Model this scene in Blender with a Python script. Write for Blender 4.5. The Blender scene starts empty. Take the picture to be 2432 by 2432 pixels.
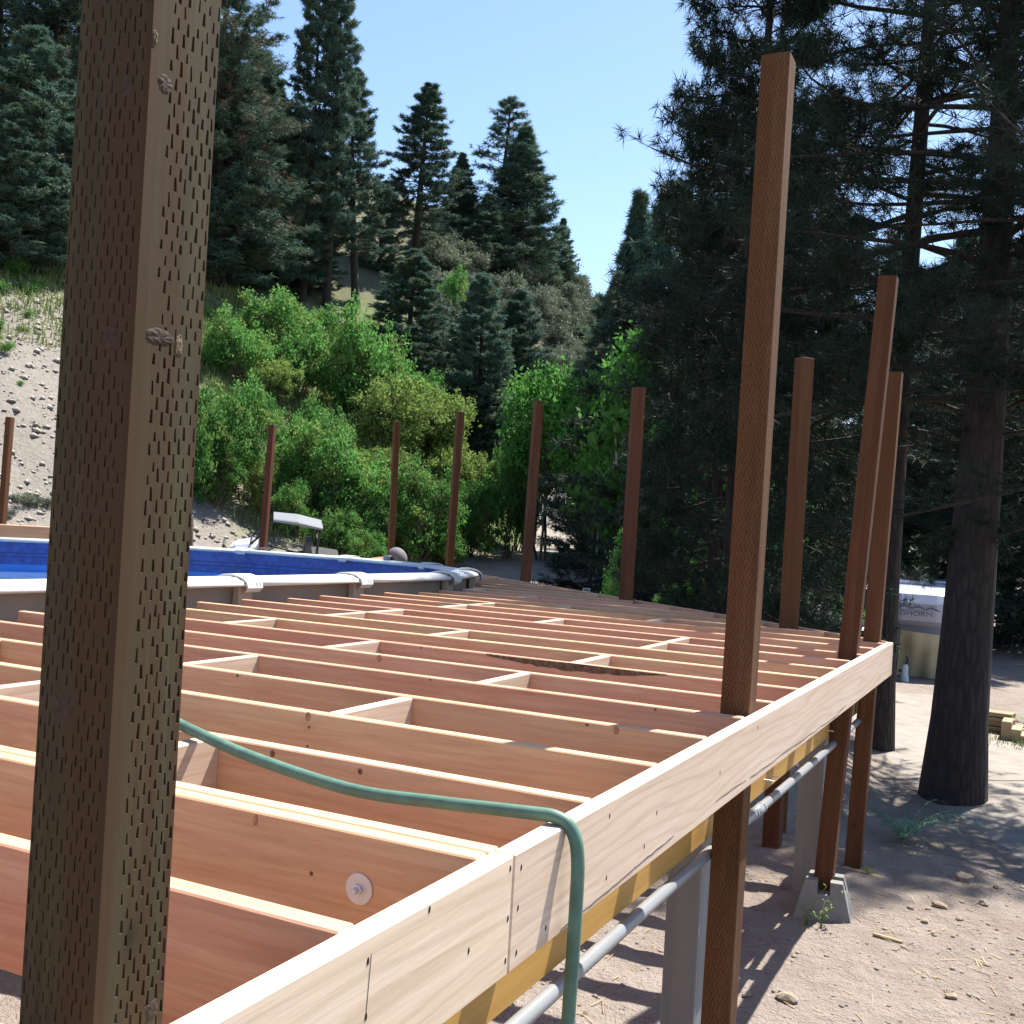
import bpy, bmesh, math, random
import numpy as np
from mathutils import Matrix, Vector
random.seed(7)
scene = bpy.context.scene
COL = scene.collection
# ------------------------------------------------------------------ camera
CAM = np.array([0.7536, 0.1561, 0.5062]); FPX = 2533.4; YAW = 0.4575
CM = np.array([[0.89615, -0.04331, 0.44163], [0.43997, -0.04287, -0.89699], [0.05778, 0.99814, -0.01936]])
cd = bpy.data.cameras.new('camera'); cam = bpy.data.objects.new('camera', cd); COL.objects.link(cam)
cd.sensor_width = 36.0; cd.lens = 36.0 * FPX / 2432.0; cd.clip_start = 0.05; cd.clip_end = 2000
m4 = Matrix.Identity(4)
for i in range(3):
    for j in range(3): m4[i][j] = CM[i, j]
    m4[i][3] = CAM[i]
cam.matrix_world = m4
scene.camera = cam
# ------------------------------------------------------------------ light
EL = math.radians(60); AZ = math.atan2(0.30, 1.0)
SUN = Vector((math.sin(AZ) * math.cos(EL), math.cos(AZ) * math.cos(EL), math.sin(EL)))
w = bpy.data.worlds.new('World'); scene.world = w; w.use_nodes = True
nt = w.node_tree; nt.nodes.clear()
sky = nt.nodes.new('ShaderNodeTexSky'); sky.sky_type = 'NISHITA'; sky.sun_disc = False
sky.sun_elevation = EL; sky.sun_rotation = AZ; sky.air_density = 1.0; sky.dust_density = 0.5; sky.ozone_density = 2.0; sky.altitude = 600
bg = nt.nodes.new('ShaderNodeBackground'); bg.inputs['Strength'].default_value = 0.09
wo = nt.nodes.new('ShaderNodeOutputWorld')
nt.links.new(sky.outputs[0], bg.inputs[0]); nt.links.new(bg.outputs[0], wo.inputs[0])
sl = bpy.data.lights.new('sun', 'SUN'); sl.energy = 5.0; sl.angle = math.radians(0.5); sl.color = (1.0, 0.955, 0.88)
so = bpy.data.objects.new('sun', sl); COL.objects.link(so); so.location = (5, 20, 40)
so.rotation_euler = SUN.to_track_quat('Z', 'Y').to_euler()
scene.view_settings.view_transform = 'Standard'; scene.view_settings.look = 'None'
scene.view_settings.exposure = 1.5; scene.view_settings.gamma = 1.0
scene.render.engine = 'CYCLES'
scene.cycles.max_bounces = 6; scene.cycles.diffuse_bounces = 3; scene.cycles.transmission_bounces = 4; scene.cycles.glossy_bounces = 2; scene.cycles.transparent_max_bounces = 4

# ------------------------------------------------------------------ helpers
def ray(px, py): return CM @ np.array([(px - 1216) / FPX, -(py - 1216) / FPX, -1.0])
def onZ(px, py, z): d = ray(px, py); t = (z - CAM[2]) / d[2]; return CAM + t * d
def polar(px, d):
    a = YAW - math.atan((px - 1216) / FPX)
    return CAM[0] - math.sin(a) * d, CAM[1] + math.cos(a) * d
def polar2(px, py, d):            # ground point d metres away below the pixel's direction
    r = ray(px, py); k = d / math.hypot(r[0], r[1]); return CAM[0] + r[0] * k, CAM[1] + r[1] * k
def ztop(px, py, d):              # height of a point seen at (px,py) d metres away horizontally
    r = ray(px, py); return CAM[2] + r[2] / math.hypot(r[0], r[1]) * d
def tag(o, label=None, cat=None, group=None, kind=None):
    if label: o['label'] = label
    if cat: o['category'] = cat
    if group: o['group'] = group
    if kind: o['kind'] = kind
    return o
def link(name, me, mat=None, parent=None, loc=None, rot=None):
    o = bpy.data.objects.new(name, me); COL.objects.link(o)
    if mat is not None and len(me.materials) == 0: me.materials.append(mat)
    if parent is not None: o.parent = parent
    if loc is not None: o.location = loc
    if rot is not None: o.rotation_euler = rot
    return o
def empty(name, loc=(0, 0, 0), rz=0.0):
    o = bpy.data.objects.new(name, None); COL.objects.link(o); o.location = loc; o.rotation_euler = (0, 0, rz)
    o.empty_display_size = 0.1
    return o
def npmesh(name, V, F, smooth=False):
    """V (n,3); F (m,k) uniform k-gons"""
    V = np.asarray(V, np.float32); F = np.asarray(F, np.int32)
    me = bpy.data.meshes.new(name); n, k = F.shape
    me.vertices.add(len(V)); me.vertices.foreach_set('co', V.ravel())
    me.loops.add(n * k); me.loops.foreach_set('vertex_index', F.ravel())
    me.polygons.add(n); me.polygons.foreach_set('loop_start', np.arange(0, n * k, k, dtype=np.int32))
    if smooth: me.polygons.foreach_set('use_smooth', np.ones(n, bool))
    me.update(calc_edges=True)
    return me
def bmmesh(name, bm, smooth=False):
    me = bpy.data.meshes.new(name); bm.normal_update(); bm.to_mesh(me); bm.free()
    if smooth:
        for p in me.polygons: p.use_smooth = True
    return me
def bm_box(bm, x0, x1, y0, y1, z0, z1, mtx=None):
    v = [bm.verts.new((x, y, z)) for z in (z0, z1) for x, y in ((x0, y0), (x1, y0), (x1, y1), (x0, y1))]
    if mtx is not None:
        for q in v: q.co = mtx @ q.co
    for f in ((3, 2, 1, 0), (4, 5, 6, 7), (0, 1, 5, 4), (1, 2, 6, 5), (2, 3, 7, 6), (3, 0, 4, 7)):
        bm.faces.new([v[i] for i in f])
    return v
def boxmesh(name, x0, x1, y0, y1, z0, z1, bev=0.0, seg=1):
    bm = bmesh.new(); bm_box(bm, x0, x1, y0, y1, z0, z1)
    if bev: bmesh.ops.bevel(bm, geom=bm.edges[:], offset=bev, segments=seg, affect='EDGES', profile=0.6)
    return bmmesh(name, bm)
def tubes(P, Rr, k=6, cap=True):
    """P (N,M,3) polylines, Rr (N,M) radii -> V,F quads"""
    P = np.asarray(P, float); Rr = np.asarray(Rr, float); N, M, _ = P.shape
    T = np.gradient(P, axis=1); T /= np.linalg.norm(T, axis=2, keepdims=True) + 1e-9
    ref = np.where(np.abs(T[..., 2:3]) > 0.9, np.array([1.0, 0, 0]), np.array([0, 0, 1.0]))
    A = np.cross(T, ref); A /= np.linalg.norm(A, axis=2, keepdims=True) + 1e-9; B = np.cross(T, A)
    th = np.arange(k) * 2 * np.pi / k
    V = P[:, :, None, :] + Rr[:, :, None, None] * (np.cos(th)[:, None] * A[:, :, None, :] + np.sin(th)[:, None] * B[:, :, None, :])
    V = V.reshape(-1, 3)
    idx = np.arange(N * M * k).reshape(N, M, k); a = idx[:, :-1, :]; b = idx[:, 1:, :]
    F = np.stack([a, np.roll(a, -1, 2), np.roll(b, -1, 2), b], -1).reshape(-1, 4)
    return V, F
def tubemesh(name, pts, r, k=8, smooth=True):
    P = np.array(pts, float)[None]; R = np.full((1, P.shape[1]), r) if np.isscalar(r) else np.array(r, float)[None]
    V, F = tubes(P, R, k)
    n = P.shape[1]; V = np.vstack([V, P[0, 0], P[0, -1]]); c0, c1 = n * k, n * k + 1
    F = F.tolist(); e = (n - 1) * k
    for i in range(k):
        F.append([i, c0, c0, (i + 1) % k]); F.append([e + i, e + (i + 1) % k, c1, c1])
    me = bpy.data.meshes.new(name); me.from_pydata(V.tolist(), [], [list(dict.fromkeys(f)) for f in F]); me.update()
    if smooth:
        for p in me.polygons: p.use_smooth = True
    return me
def spline(pts, n):
    p = np.array(pts, float); q = np.vstack([2 * p[0] - p[1], p, 2 * p[-1] - p[-2]]); out = []
    per = max(2, n // (len(p) - 1))
    for i in range(len(p) - 1):
        t = np.linspace(0, 1, per, endpoint=False)[:, None]; a, b, c, d = q[i:i + 4]
        out.append(0.5 * ((2 * b) + (-a + c) * t + (2 * a - 5 * b + 4 * c - d) * t ** 2 + (-a + 3 * b - 3 * c + d) * t ** 3))
    out.append(p[-1:]); return np.vstack(out)
def copy_tree(o, parent=None):
    c = o.copy(); COL.objects.link(c); c.parent = parent
    for ch in [k for k in bpy.data.objects if k.parent == o]:
        copy_tree(ch, c)
    return c
# value noise
_rt = np.random.RandomState(3).rand(256, 256)
def vnoise(x, y):
    xi = np.floor(x).astype(int); yi = np.floor(y).astype(int); fx = x - xi; fy = y - yi
    fx = fx * fx * (3 - 2 * fx); fy = fy * fy * (3 - 2 * fy)
    g = lambda a, b: _rt[a & 255, b & 255]
    return (g(xi, yi) * (1 - fx) + g(xi + 1, yi) * fx) * (1 - fy) + (g(xi, yi + 1) * (1 - fx) + g(xi + 1, yi + 1) * fx) * fy
def fbm(x, y, o=4):
    s = 0; a = 0.5
    for i in range(o): s = s + a * (vnoise(x + 17.3 * i, y - 9.1 * i) - 0.5); x = x * 2.03; y = y * 2.03; a *= 0.5
    return s
def ss(a, b, x): t = np.clip((x - a) / (b - a), 0, 1); return t * t * (3 - 2 * t)

# ------------------------------------------------------------------ materials
def new_mat(name):
    m = bpy.data.materials.new(name); m.use_nodes = True; n = m.node_tree; n.nodes.clear()
    out = n.nodes.new('ShaderNodeOutputMaterial'); b = n.nodes.new('ShaderNodeBsdfPrincipled'); n.links.new(b.outputs[0], out.inputs[0])
    return m, n, b, out
def N(n, t, **kw):
    x = n.nodes.new(t)
    for k, v in kw.items():
        if k in x.inputs.keys() if isinstance(k, str) else False: x.inputs[k].default_value = v
        else: setattr(x, k, v)
    return x
def ramp(n, src, stops):
    r = n.nodes.new('ShaderNodeValToRGB'); e = r.color_ramp.elements
    while len(e) < len(stops): e.new(0.5)
    for i, (p, c) in enumerate(stops): e[i].position = p; e[i].color = (*c, 1) if len(c) == 3 else c
    n.links.new(src, r.inputs[0]); return r.outputs[0]
def mixc(n, fac, a, b, mode='MIX'):
    x = n.nodes.new('ShaderNodeMix'); x.data_type = 'RGBA'; x.blend_type = mode
    for s, v in ((0, fac), (6, a), (7, b)):
        if isinstance(v, (int, float)): x.inputs[s].default_value = v
        elif isinstance(v, (tuple, list)): x.inputs[s].default_value = (*v[:3], 1)
        else: n.links.new(v, x.inputs[s])
    return x.outputs[2]
def math_(n, op, a, b=None, clamp=False):
    x = n.nodes.new('ShaderNodeMath'); x.operation = op; x.use_clamp = clamp
    for i, v in enumerate((a, b)):
        if v is None: continue
        if isinstance(v, (int, float)): x.inputs[i].default_value = v
        else: n.links.new(v, x.inputs[i])
    return x.outputs[0]
def coords(n, scale=(1, 1, 1), rnd=True, space='Object'):
    tc = n.nodes.new('ShaderNodeTexCoord'); mp = n.nodes.new('ShaderNodeMapping'); mp.inputs['Scale'].default_value = scale
    n.links.new(tc.outputs[space], mp.inputs[0])
    if rnd:
        oi = n.nodes.new('ShaderNodeObjectInfo'); k = math_(n, 'MULTIPLY', oi.outputs['Random'], 37.0)
        cx = n.nodes.new('ShaderNodeCombineXYZ')
        for i in range(3): n.links.new(k, cx.inputs[i])
        n.links.new(cx.outputs[0], mp.inputs['Location'])
        return mp.outputs[0], oi.outputs['Random']
    return mp.outputs[0], None
def noise(n, vec, scale, detail=4, rough=0.55, dist=0.0):
    x = n.nodes.new('ShaderNodeTexNoise'); x.inputs['Scale'].default_value = scale; x.inputs['Detail'].default_value = detail
    x.inputs['Roughness'].default_value = rough; x.inputs['Distortion'].default_value = dist
    n.links.new(vec, x.inputs['Vector']); return x.outputs['Fac']
def bump(n, b, h, strength, dist=0.01):
    x = n.nodes.new('ShaderNodeBump'); x.inputs['Strength'].default_value = strength; x.inputs['Distance'].default_value = dist
    n.links.new(h, x.inputs['Height']); n.links.new(x.outputs[0], b.inputs['Normal'])
def wood(name, c0, c1, dark, grain=1.0, rough=0.65, vary=0.25, knots=True, cathedral=0.0, knot_scale=2.6, streak=None):
    """lumber: long axis = local X"""
    m, n, b, out = new_mat(name)
    v, rnd = coords(n, (1.2, 22, 22))
    fine = noise(n, v, 3.0, 6, 0.65, 0.6)
    v2, _ = coords(n, (0.55, 7, 7))
    broad = noise(n, v2, 1.6, 3, 0.5, 0.8)
    col = ramp(n, broad, [(0.3, c0), (0.7, c1)])
    fstreak = ramp(n, fine, [(0.35, (0, 0, 0)), (0.62, (1, 1, 1))])
    col = mixc(n, math_(n, 'MULTIPLY', math_(n, 'SUBTRACT', 1.0, fstreak), 0.42 * grain), col, dark)
    if streak:
        v5, _ = coords(n, (0.25, 16, 16)); st_ = noise(n, v5, 1.5, 2, 0.5)
        col = mixc(n, ramp(n, st_, [(0.48, (0, 0, 0)), (0.60, (0.85, 0.85, 0.85))]), col, streak)
    if cathedral:
        v3, _ = coords(n, (0.5, 4.5, 4.5)); wv = n.nodes.new('ShaderNodeTexWave'); wv.wave_type = 'RINGS'; wv.rings_direction = 'X'
        wv.inputs['Scale'].default_value = 3.2; wv.inputs['Distortion'].default_value = 12.0; wv.inputs['Detail'].default_value = 2.0; wv.inputs['Detail Scale'].default_value = 0.7
        n.links.new(v3, wv.inputs['Vector'])
        g = ramp(n, wv.outputs['Fac'], [(0.0, (1, 1, 1)), (0.30, (0.25, 0.25, 0.25)), (0.6, (0, 0, 0))])
        col = mixc(n, math_(n, 'MULTIPLY', g, cathedral), col, dark)
    if knots:
        v4, _ = coords(n, (1.0, 2.0, 2.0)); vo = n.nodes.new('ShaderNodeTexVoronoi'); vo.inputs['Scale'].default_value = knot_scale
        vo.inputs['Randomness'].default_value = 1.0; n.links.new(v4, vo.inputs['Vector'])
        k = ramp(n, vo.outputs['Distance'], [(0.012, (1, 1, 1)), (0.035, (0.3, 0.3, 0.3)), (0.09, (0, 0, 0))])
        col = mixc(n, math_(n, 'MULTIPLY', k, 0.75), col, (dark[0] * 0.45, dark[1] * 0.35, dark[2] * 0.3))
    hs = n.nodes.new('ShaderNodeHueSaturation'); n.links.new(col, hs.inputs['Color'])
    n.links.new(math_(n, 'ADD', math_(n, 'MULTIPLY', rnd, vary), 1.0 - vary / 2), hs.inputs['Value'])
    r2 = math_(n, 'FRACT', math_(n, 'MULTIPLY', rnd, 7.3))
    n.links.new(math_(n, 'ADD', math_(n, 'MULTIPLY', r2, 0.022), 0.484), hs.inputs['Hue'])
    n.links.new(hs.outputs[0], b.inputs['Base Color'])
    b.inputs['Roughness'].default_value = rough; b.inputs['Specular IOR Level'].default_value = 0.25
    bump(n, b, fine, 0.25, 0.002)
    return m
M = {}
M['joist'] = wood('fir_joist', (0.575, 0.31, 0.185), (0.65, 0.42, 0.255), (0.33, 0.135, 0.062), 0.9, vary=0.18, knot_scale=1.6)
M['rim'] = wood('pale_fir_rim', (0.64, 0.495, 0.37), (0.70, 0.57, 0.445), (0.38, 0.24, 0.15), 0.55, vary=0.1, cathedral=0.26, knot_scale=1.5)
M['block'] = wood('fir_block', (0.57, 0.40, 0.28), (0.63, 0.49, 0.37), (0.35, 0.19, 0.11), 0.7, vary=0.2, cathedral=0.2)
M['beam'] = wood('yellow_girder', (0.38, 0.20, 0.045), (0.44, 0.26, 0.075), (0.22, 0.10, 0.02), 0.6, vary=0.1)
M['grey_post'] = wood('grey_primed_post', (0.16, 0.165, 0.17), (0.21, 0.215, 0.22), (0.11, 0.11, 0.115), 0.35, vary=0.06, knot_scale=1.2)
M['post'] = wood(streak=(0.085, 0.034, 0.013), name='treated_post', c0=(0.080, 0.031, 0.013), c1=(0.135, 0.062, 0.028), dark=(0.035, 0.015, 0.008), grain=0.9, vary=0.3, rough=0.85)
M['post_near'] = wood(streak=(0.055, 0.027, 0.012), name='treated_post_olive', c0=(0.070, 0.056, 0.028), c1=(0.053, 0.037, 0.017), dark=(0.019, 0.011, 0.006), grain=0.95, vary=0.0, rough=0.85, knot_scale=2.2)
M['stack'] = wood('weathered_planks', (0.280, 0.217, 0.119), (0.336, 0.266, 0.161), (0.175, 0.112, 0.056), 0.6)
def plain(name, c, rough=0.5, metal=0.0, var=0.12, nscale=8.0, bmp=0.0, spec=0.4, c2=None):
    m, n, b, out = new_mat(name)
    v, _ = coords(n, (1, 1, 1)); f = noise(n, v, nscale, 5, 0.6)
    lo = tuple(x * (1 - var) for x in c); hi = c2 if c2 else tuple(min(1, x * (1 + var)) for x in c)
    n.links.new(ramp(n, f, [(0.3, lo), (0.7, hi)]), b.inputs['Base Color'])
    b.inputs['Roughness'].default_value = rough; b.inputs['Metallic'].default_value = metal; b.inputs['Specular IOR Level'].default_value = spec
    if bmp: bump(n, b, f, bmp, 0.01)
    return m
M['concrete'] = plain('concrete', (0.19, 0.187, 0.18), 0.9, var=0.12, nscale=40, bmp=0.3, spec=0.2)
M['pvc'] = plain('grey_pvc', (0.19, 0.197, 0.205), 0.35, var=0.05)
M['hose'] = plain('green_hose', (0.082, 0.16, 0.118), 0.5, var=0.28, nscale=14, bmp=.15)
M['zinc'] = plain('zinc_plate', (0.62, 0.63, 0.66), 0.45, 0.6, var=0.06, nscale=30)
M['white_rail'] = plain('white_resin', (0.60, 0.59, 0.57), 0.45, var=0.05, nscale=3)
M['clip'] = plain('white_clip', (0.54, 0.53, 0.505), 0.5, var=0.05)
M['pool_wall'] = plain('taupe_pool_wall', (0.22, 0.185, 0.155), 0.6, var=0.12, nscale=2)
M['upright'] = plain('tan_upright', (0.33, 0.275, 0.225), 0.6, var=0.08)
def liner_mat():
    m, n, b, out = new_mat('blue_liner'); v, _ = coords(n, (1, 1, 1), False)
    sep = n.nodes.new('ShaderNodeSeparateXYZ'); n.links.new(v, sep.inputs[0])
    f = noise(n, v, 14, 3, 0.6)
    base = ramp(n, f, [(0.35, (0.02, 0.045, 0.22)), (0.65, (0.045, 0.10, 0.36))])
    wv = math_(n, 'SINE', math_(n, 'MULTIPLY', sep.outputs[2], 150.0))
    band = math_(n, 'MULTIPLY', math_(n, 'GREATER_THAN', wv, 0.55), math_(n, 'MULTIPLY', math_(n, 'GREATER_THAN', sep.outputs[2], -0.10), math_(n, 'LESS_THAN', sep.outputs[2], 0.0)))
    base = mixc(n, band, base, (0.015, 0.03, 0.14))
    low = math_(n, 'LESS_THAN', sep.outputs[2], -0.16)
    base = mixc(n, low, base, (0.05, 0.22, 0.62))
    n.links.new(base, b.inputs['Base Color']); b.inputs['Roughness'].default_value = 0.4
    return m
M['liner'] = liner_mat()
def water_mat():
    m, n, b, out = new_mat('pool_water'); b.inputs['Base Color'].default_value = (0.55, 0.8, 0.95, 1)
    b.inputs['Roughness'].default_value = 0.03; b.inputs['Transmission Weight'].default_value = 0.85; b.inputs['IOR'].default_value = 1.33
    v, _ = coords(n, (1, 1, 1), False); bump(n, b, noise(n, v, 5, 2), 0.25, 0.02)
    return m
M['water'] = water_mat()
def leaf_mat(name, c0, c1, trans=0.45, rough=0.5, tint=None, vary=0.35):
    m, n, b, out = new_mat(name)
    v, rnd = coords(n, (1, 1, 1)); f = noise(n, v, 1.3, 3, 0.6); f2 = noise(n, v, 23.0, 1, 0.5)
    mix = math_(n, 'ADD', math_(n, 'MULTIPLY', f, 0.5), math_(n, 'MULTIPLY', f2, 0.5))
    col = ramp(n, mix, [(0.34, c0), (0.66, c1)])
    if tint: col = mixc(n, ramp(n, noise(n, v, 0.9, 2), [(0.52, (0, 0, 0)), (0.68, (1, 1, 1))]), col, tint)
    hs = n.nodes.new('ShaderNodeHueSaturation'); n.links.new(col, hs.inputs['Color'])
    n.links.new(math_(n, 'ADD', math_(n, 'MULTIPLY', rnd, vary), 1 - vary / 2), hs.inputs['Value'])
    n.links.new(hs.outputs[0], b.inputs['Base Color']); b.inputs['Roughness'].default_value = rough + .15; b.inputs['Specular IOR Level'].default_value = 0.12
    tr = n.nodes.new('ShaderNodeBsdfTranslucent'); n.links.new(hs.outputs[0], tr.inputs[0])
    mx = n.nodes.new('ShaderNodeMixShader'); mx.inputs[0].default_value = trans
    n.links.new(b.outputs[0], mx.inputs[1]); n.links.new(tr.outputs[0], mx.inputs[2]); n.links.new(mx.outputs[0], out.inputs[0])
    return m
M['needle'] = leaf_mat('pine_needles', (0.012, 0.026, 0.017), (0.027, 0.048, 0.031), 0.10, 0.45)  # needle colour darkened to imitate the backlit shade of the near pines
M['needle_far'] = leaf_mat('pine_needles_hazy', (0.048, 0.093, 0.072), (0.095, 0.162, 0.119), 0.25, 0.5, tint=(0.105, 0.140, 0.077))  # distance haze put into the colour: needles lightened for far pines
M['needle_dry'] = leaf_mat('pine_needles_mixed', (0.039, 0.077, 0.050), (0.082, 0.133, 0.082), 0.2, 0.45, tint=(0.149, 0.092, 0.059))
M['leaf'] = leaf_mat('bush_leaves', (0.057, 0.162, 0.040), (0.131, 0.295, 0.069), 0.5, 0.5, tint=(0.193, 0.253, 0.070))
M['leaf_b'] = leaf_mat('aspen_leaves', (0.059, 0.181, 0.038), (0.122, 0.300, 0.059), 0.45, 0.45)
M['leaf_y'] = leaf_mat('yellowish_leaves', (0.130, 0.212, 0.052), (0.212, 0.276, 0.070), 0.4, 0.5)
M['sage'] = leaf_mat('sage_leaves', (0.113, 0.149, 0.106), (0.198, 0.220, 0.149), 0.15, 0.8)
M['fern'] = leaf_mat('fern_fronds', (0.10, 0.22, 0.13), (0.17, 0.30, 0.20), 0.4, 0.5)
M['grass'] = leaf_mat('dry_grass', (0.118, 0.180, 0.055), (0.242, 0.258, 0.109), 0.3, 0.7)
def bark_mat():
    m, n, b, out = new_mat('pine_bark'); v, _ = coords(n, (6, 6, 1.2)); f = noise(n, v, 2.5, 6, 0.7, 0.4)
    vo = n.nodes.new('ShaderNodeTexVoronoi'); vo.feature = 'DISTANCE_TO_EDGE'; vo.inputs['Scale'].default_value = 2.2; n.links.new(v, vo.inputs['Vector'])
    col = mixc(n, ramp(n, vo.outputs['Distance'], [(0.0, (0.6, 0.6, 0.6)), (0.2, (0, 0, 0))]), ramp(n, f, [(0.3, (0.022, 0.016, 0.013)), (0.7, (0.05, 0.036, 0.028))]), (0.009, 0.007, 0.006))
    n.links.new(col, b.inputs['Base Color']); b.inputs['Roughness'].default_value = 0.95
    h = math_(n, 'ADD', vo.outputs['Distance'], math_(n, 'MULTIPLY', f, 0.5)); bump(n, b, h, 0.9, 0.04)
    return m
M['bark'] = bark_mat()
M['twig'] = plain('twig_bark', (0.10, 0.075, 0.055), 0.9, var=0.25)
M['birch'] = plain('pale_stem', (0.38, 0.36, 0.32), 0.85, var=0.25)
def ground_mat():
    m, n, b, out = new_mat('terrain_soil')
    at = n.nodes.new('ShaderNodeAttribute'); at.attribute_name = 'cover'; sp = n.nodes.new('ShaderNodeSeparateColor'); n.links.new(at.outputs['Color'], sp.inputs[0])
    v, _ = coords(n, (1, 1, 1), False)
    n1 = noise(n, v, 0.8, 6, 0.6); n2 = noise(n, v, 6.0, 6, 0.7); n3 = noise(n, v, 55.0, 4, 0.7)
    dirt = ramp(n, n1, [(0.3, (0.197, 0.158, 0.131)), (0.7, (0.275, 0.231, 0.197))])
    dirt = mixc(n, ramp(n, n2, [(0.42, (0, 0, 0)), (0.66, (0.6, 0.6, 0.6))]), dirt, (0.318, 0.275, 0.241))
    dirt = mixc(n, ramp(n, n3, [(0.60, (0, 0, 0)), (0.74, (0.8, 0.8, 0.8))]), dirt, (0.145, 0.111, 0.086))
    sand = ramp(n, n2, [(0.3, (0.173, 0.150, 0.129)), (0.7, (0.265, 0.239, 0.211))])
    sand = mixc(n, ramp(n, n3, [(0.58, (0, 0, 0)), (0.70, (1, 1, 1))]), sand, (0.126, 0.102, 0.086))
    grass = ramp(n, math_(n, 'ADD', math_(n, 'MULTIPLY', n1, 0.5), math_(n, 'MULTIPLY', n2, 0.5)), [(0.36, (0.052, 0.085, 0.025)), (0.55, (0.110, 0.144, 0.052)), (0.7, (0.204, 0.196, 0.101))])
    sagec = ramp(n, n2, [(0.35, (0.078, 0.082, 0.050)), (0.65, (0.150, 0.132, 0.095))])
    c = mixc(n, sp.outputs[0], dirt, sand); c = mixc(n, sp.outputs[1], c, grass); c = mixc(n, sp.outputs[2], c, sagec)
    n.links.new(c, b.inputs['Base Color']); b.inputs['Roughness'].default_value = 0.95; b.inputs['Specular IOR Level'].default_value = 0.1
    bump(n, b, math_(n, 'ADD', math_(n, 'MULTIPLY', n2, 1.0), math_(n, 'MULTIPLY', n3, 0.35)), 1.0, 0.07)
    return m
M['ground'] = ground_mat()
M['road'] = plain('gravel_track', (0.235, 0.21, 0.185), 0.95, var=0.14, nscale=3.0, bmp=0.5, spec=0.1)
M['stone'] = plain('field_stone', (0.25, 0.205, 0.155), 0.9, var=0.3, nscale=6, bmp=0.4, spec=0.15)
M['pebble'] = plain('pebbles', (0.22, 0.185, 0.155), 0.9, var=0.35, nscale=3, spec=0.15)

# ------------------------------------------------------------------ terrain
_T = np.array([  # phi (left of +Y), foot distance, slope, top height
    (-3.2, 40, .10, 6), (-1.2, 45, .12, 6), (-.35, 60, .22, 9), (0.0, 55, .28, 10), (.20, 50, .35, 13), (.33, 54, .42, 16), (.375, 58, .50, 19.5),
    (.40, 58, .58, 21), (.43, 56, .62, 22.5), (.47, 50, .60, 26), (.545, 41, .57, 31), (.62, 39, .58, 36), (.70, 37.5, .60, 40), (.80, 34, .62, 40), (.905, 32, .62, 40), (1.2, 28, .60, 34),
    (1.8, 22, .40, 20), (2.4, 30, .15, 10), (3.2, 40, .10, 6)])
def phi_d(x, y):
    dx = x - CAM[0]; dy = y - CAM[1]; return np.arctan2(-dx, dy), np.hypot(dx, dy)
def yedge(x): return 7.05 - 0.75 * np.clip(x - 0.45, 0, 9) ** 1.25 + 0.12 * np.sin(x * 5.0)
def ground(x, y, rough=True):
    x = np.asarray(x, float); y = np.asarray(y, float); p, d = phi_d(x, y)
    wr = 1 - ss(0.10, 0.26, p)                      # right-hand low ground
    wr = wr * (p > -1.7)
    drop = ss(-0.1, 2.6, y - yedge(x)) * wr
    z = -1.31 - 0.86 * drop - (1 - wr) * 0.2 * ss(14, 30, d)
    wl = ss(0.22, 0.34, p) * (1 - ss(.45, .60, p))
    z = z + wl * 0.062 * np.clip(d - 33, 0, 45)
    df = np.interp(p, _T[:, 0], _T[:, 1]); mm = np.interp(p, _T[:, 0], _T[:, 2]); zt = np.interp(p, _T[:, 0], _T[:, 3])
    k = 1.2; u = (d - df) / k; h = mm * k * np.where(u > 30, u, np.log1p(np.exp(np.clip(u, -50, 30))))
    kk = 1.6; h = -kk * np.logaddexp(-h / kk, -zt / kk) + kk * np.log1p(np.exp(-zt / kk))
    z = z + h
    if rough:
        hill = ss(0.3, 3.0, h)
        z = z + hill * (1.3 * fbm(x * .12, y * .12, 4) + 0.35 * fbm(x * .9, y * .9, 3)) + (1 - hill) * (0.10 * fbm(x * .8, y * .8, 4) + 0.035 * fbm(x * 6, y * 6, 3)) * np.clip(d / 4, .3, 1)
    return z
def gz(x, y): return float(ground(np.array([x]), np.array([y]))[0])
def hit(px, py, dmin=14.0, dmax=130.0):
    r = ray(px, py); r = r / math.hypot(r[0], r[1]); t = np.linspace(dmin, dmax, 1200); z = CAM[2] + r[2] * t
    g = ground(CAM[0] + r[0] * t, CAM[1] + r[1] * t, False); k = np.argmax(g > z); d = t[k] if (g > z).any() else dmax
    return CAM[0] + r[0] * d, CAM[1] + r[1] * d, d
rad = np.concatenate([np.linspace(0.15, 3.2, 14, endpoint=False), np.linspace(3.2, 9, 110, endpoint=False), 9 * (420 / 9) ** np.linspace(0, 1, 150)])
ang = np.concatenate([np.linspace(-.35, 1.25, 420, endpoint=False), np.linspace(1.25, 2 * math.pi - .35, 150, endpoint=False)])
A_, R_ = np.meshgrid(ang, rad); X = CAM[0] - np.sin(A_) * R_; Y = CAM[1] + np.cos(A_) * R_; Z = ground(X, Y)
nr, na = A_.shape; idx = np.arange(nr * na).reshape(nr, na)
F = np.stack([idx[:-1], np.roll(idx[:-1], -1, 1), np.roll(idx[1:], -1, 1), idx[1:]], -1).reshape(-1, 4)
V = np.stack([X, Y, Z], -1).reshape(-1, 3)
V = np.vstack([V, [CAM[0], CAM[1], -1.31]])
me = npmesh('terrain', V, F, True)
bm = bmesh.new(); bm.from_mesh(me); bm.verts.ensure_lookup_table()
bm.faces.new([bm.verts[i] for i in idx[0][::-1]]); bm.normal_update()
if sum(f.normal.z for f in list(bm.faces)[:200]) < 0: bmesh.ops.reverse_faces(bm, faces=bm.faces[:])
bm.to_mesh(me); bm.free()
p_, d_ = phi_d(V[:, 0], V[:, 1]); hh = V[:, 2]
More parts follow.
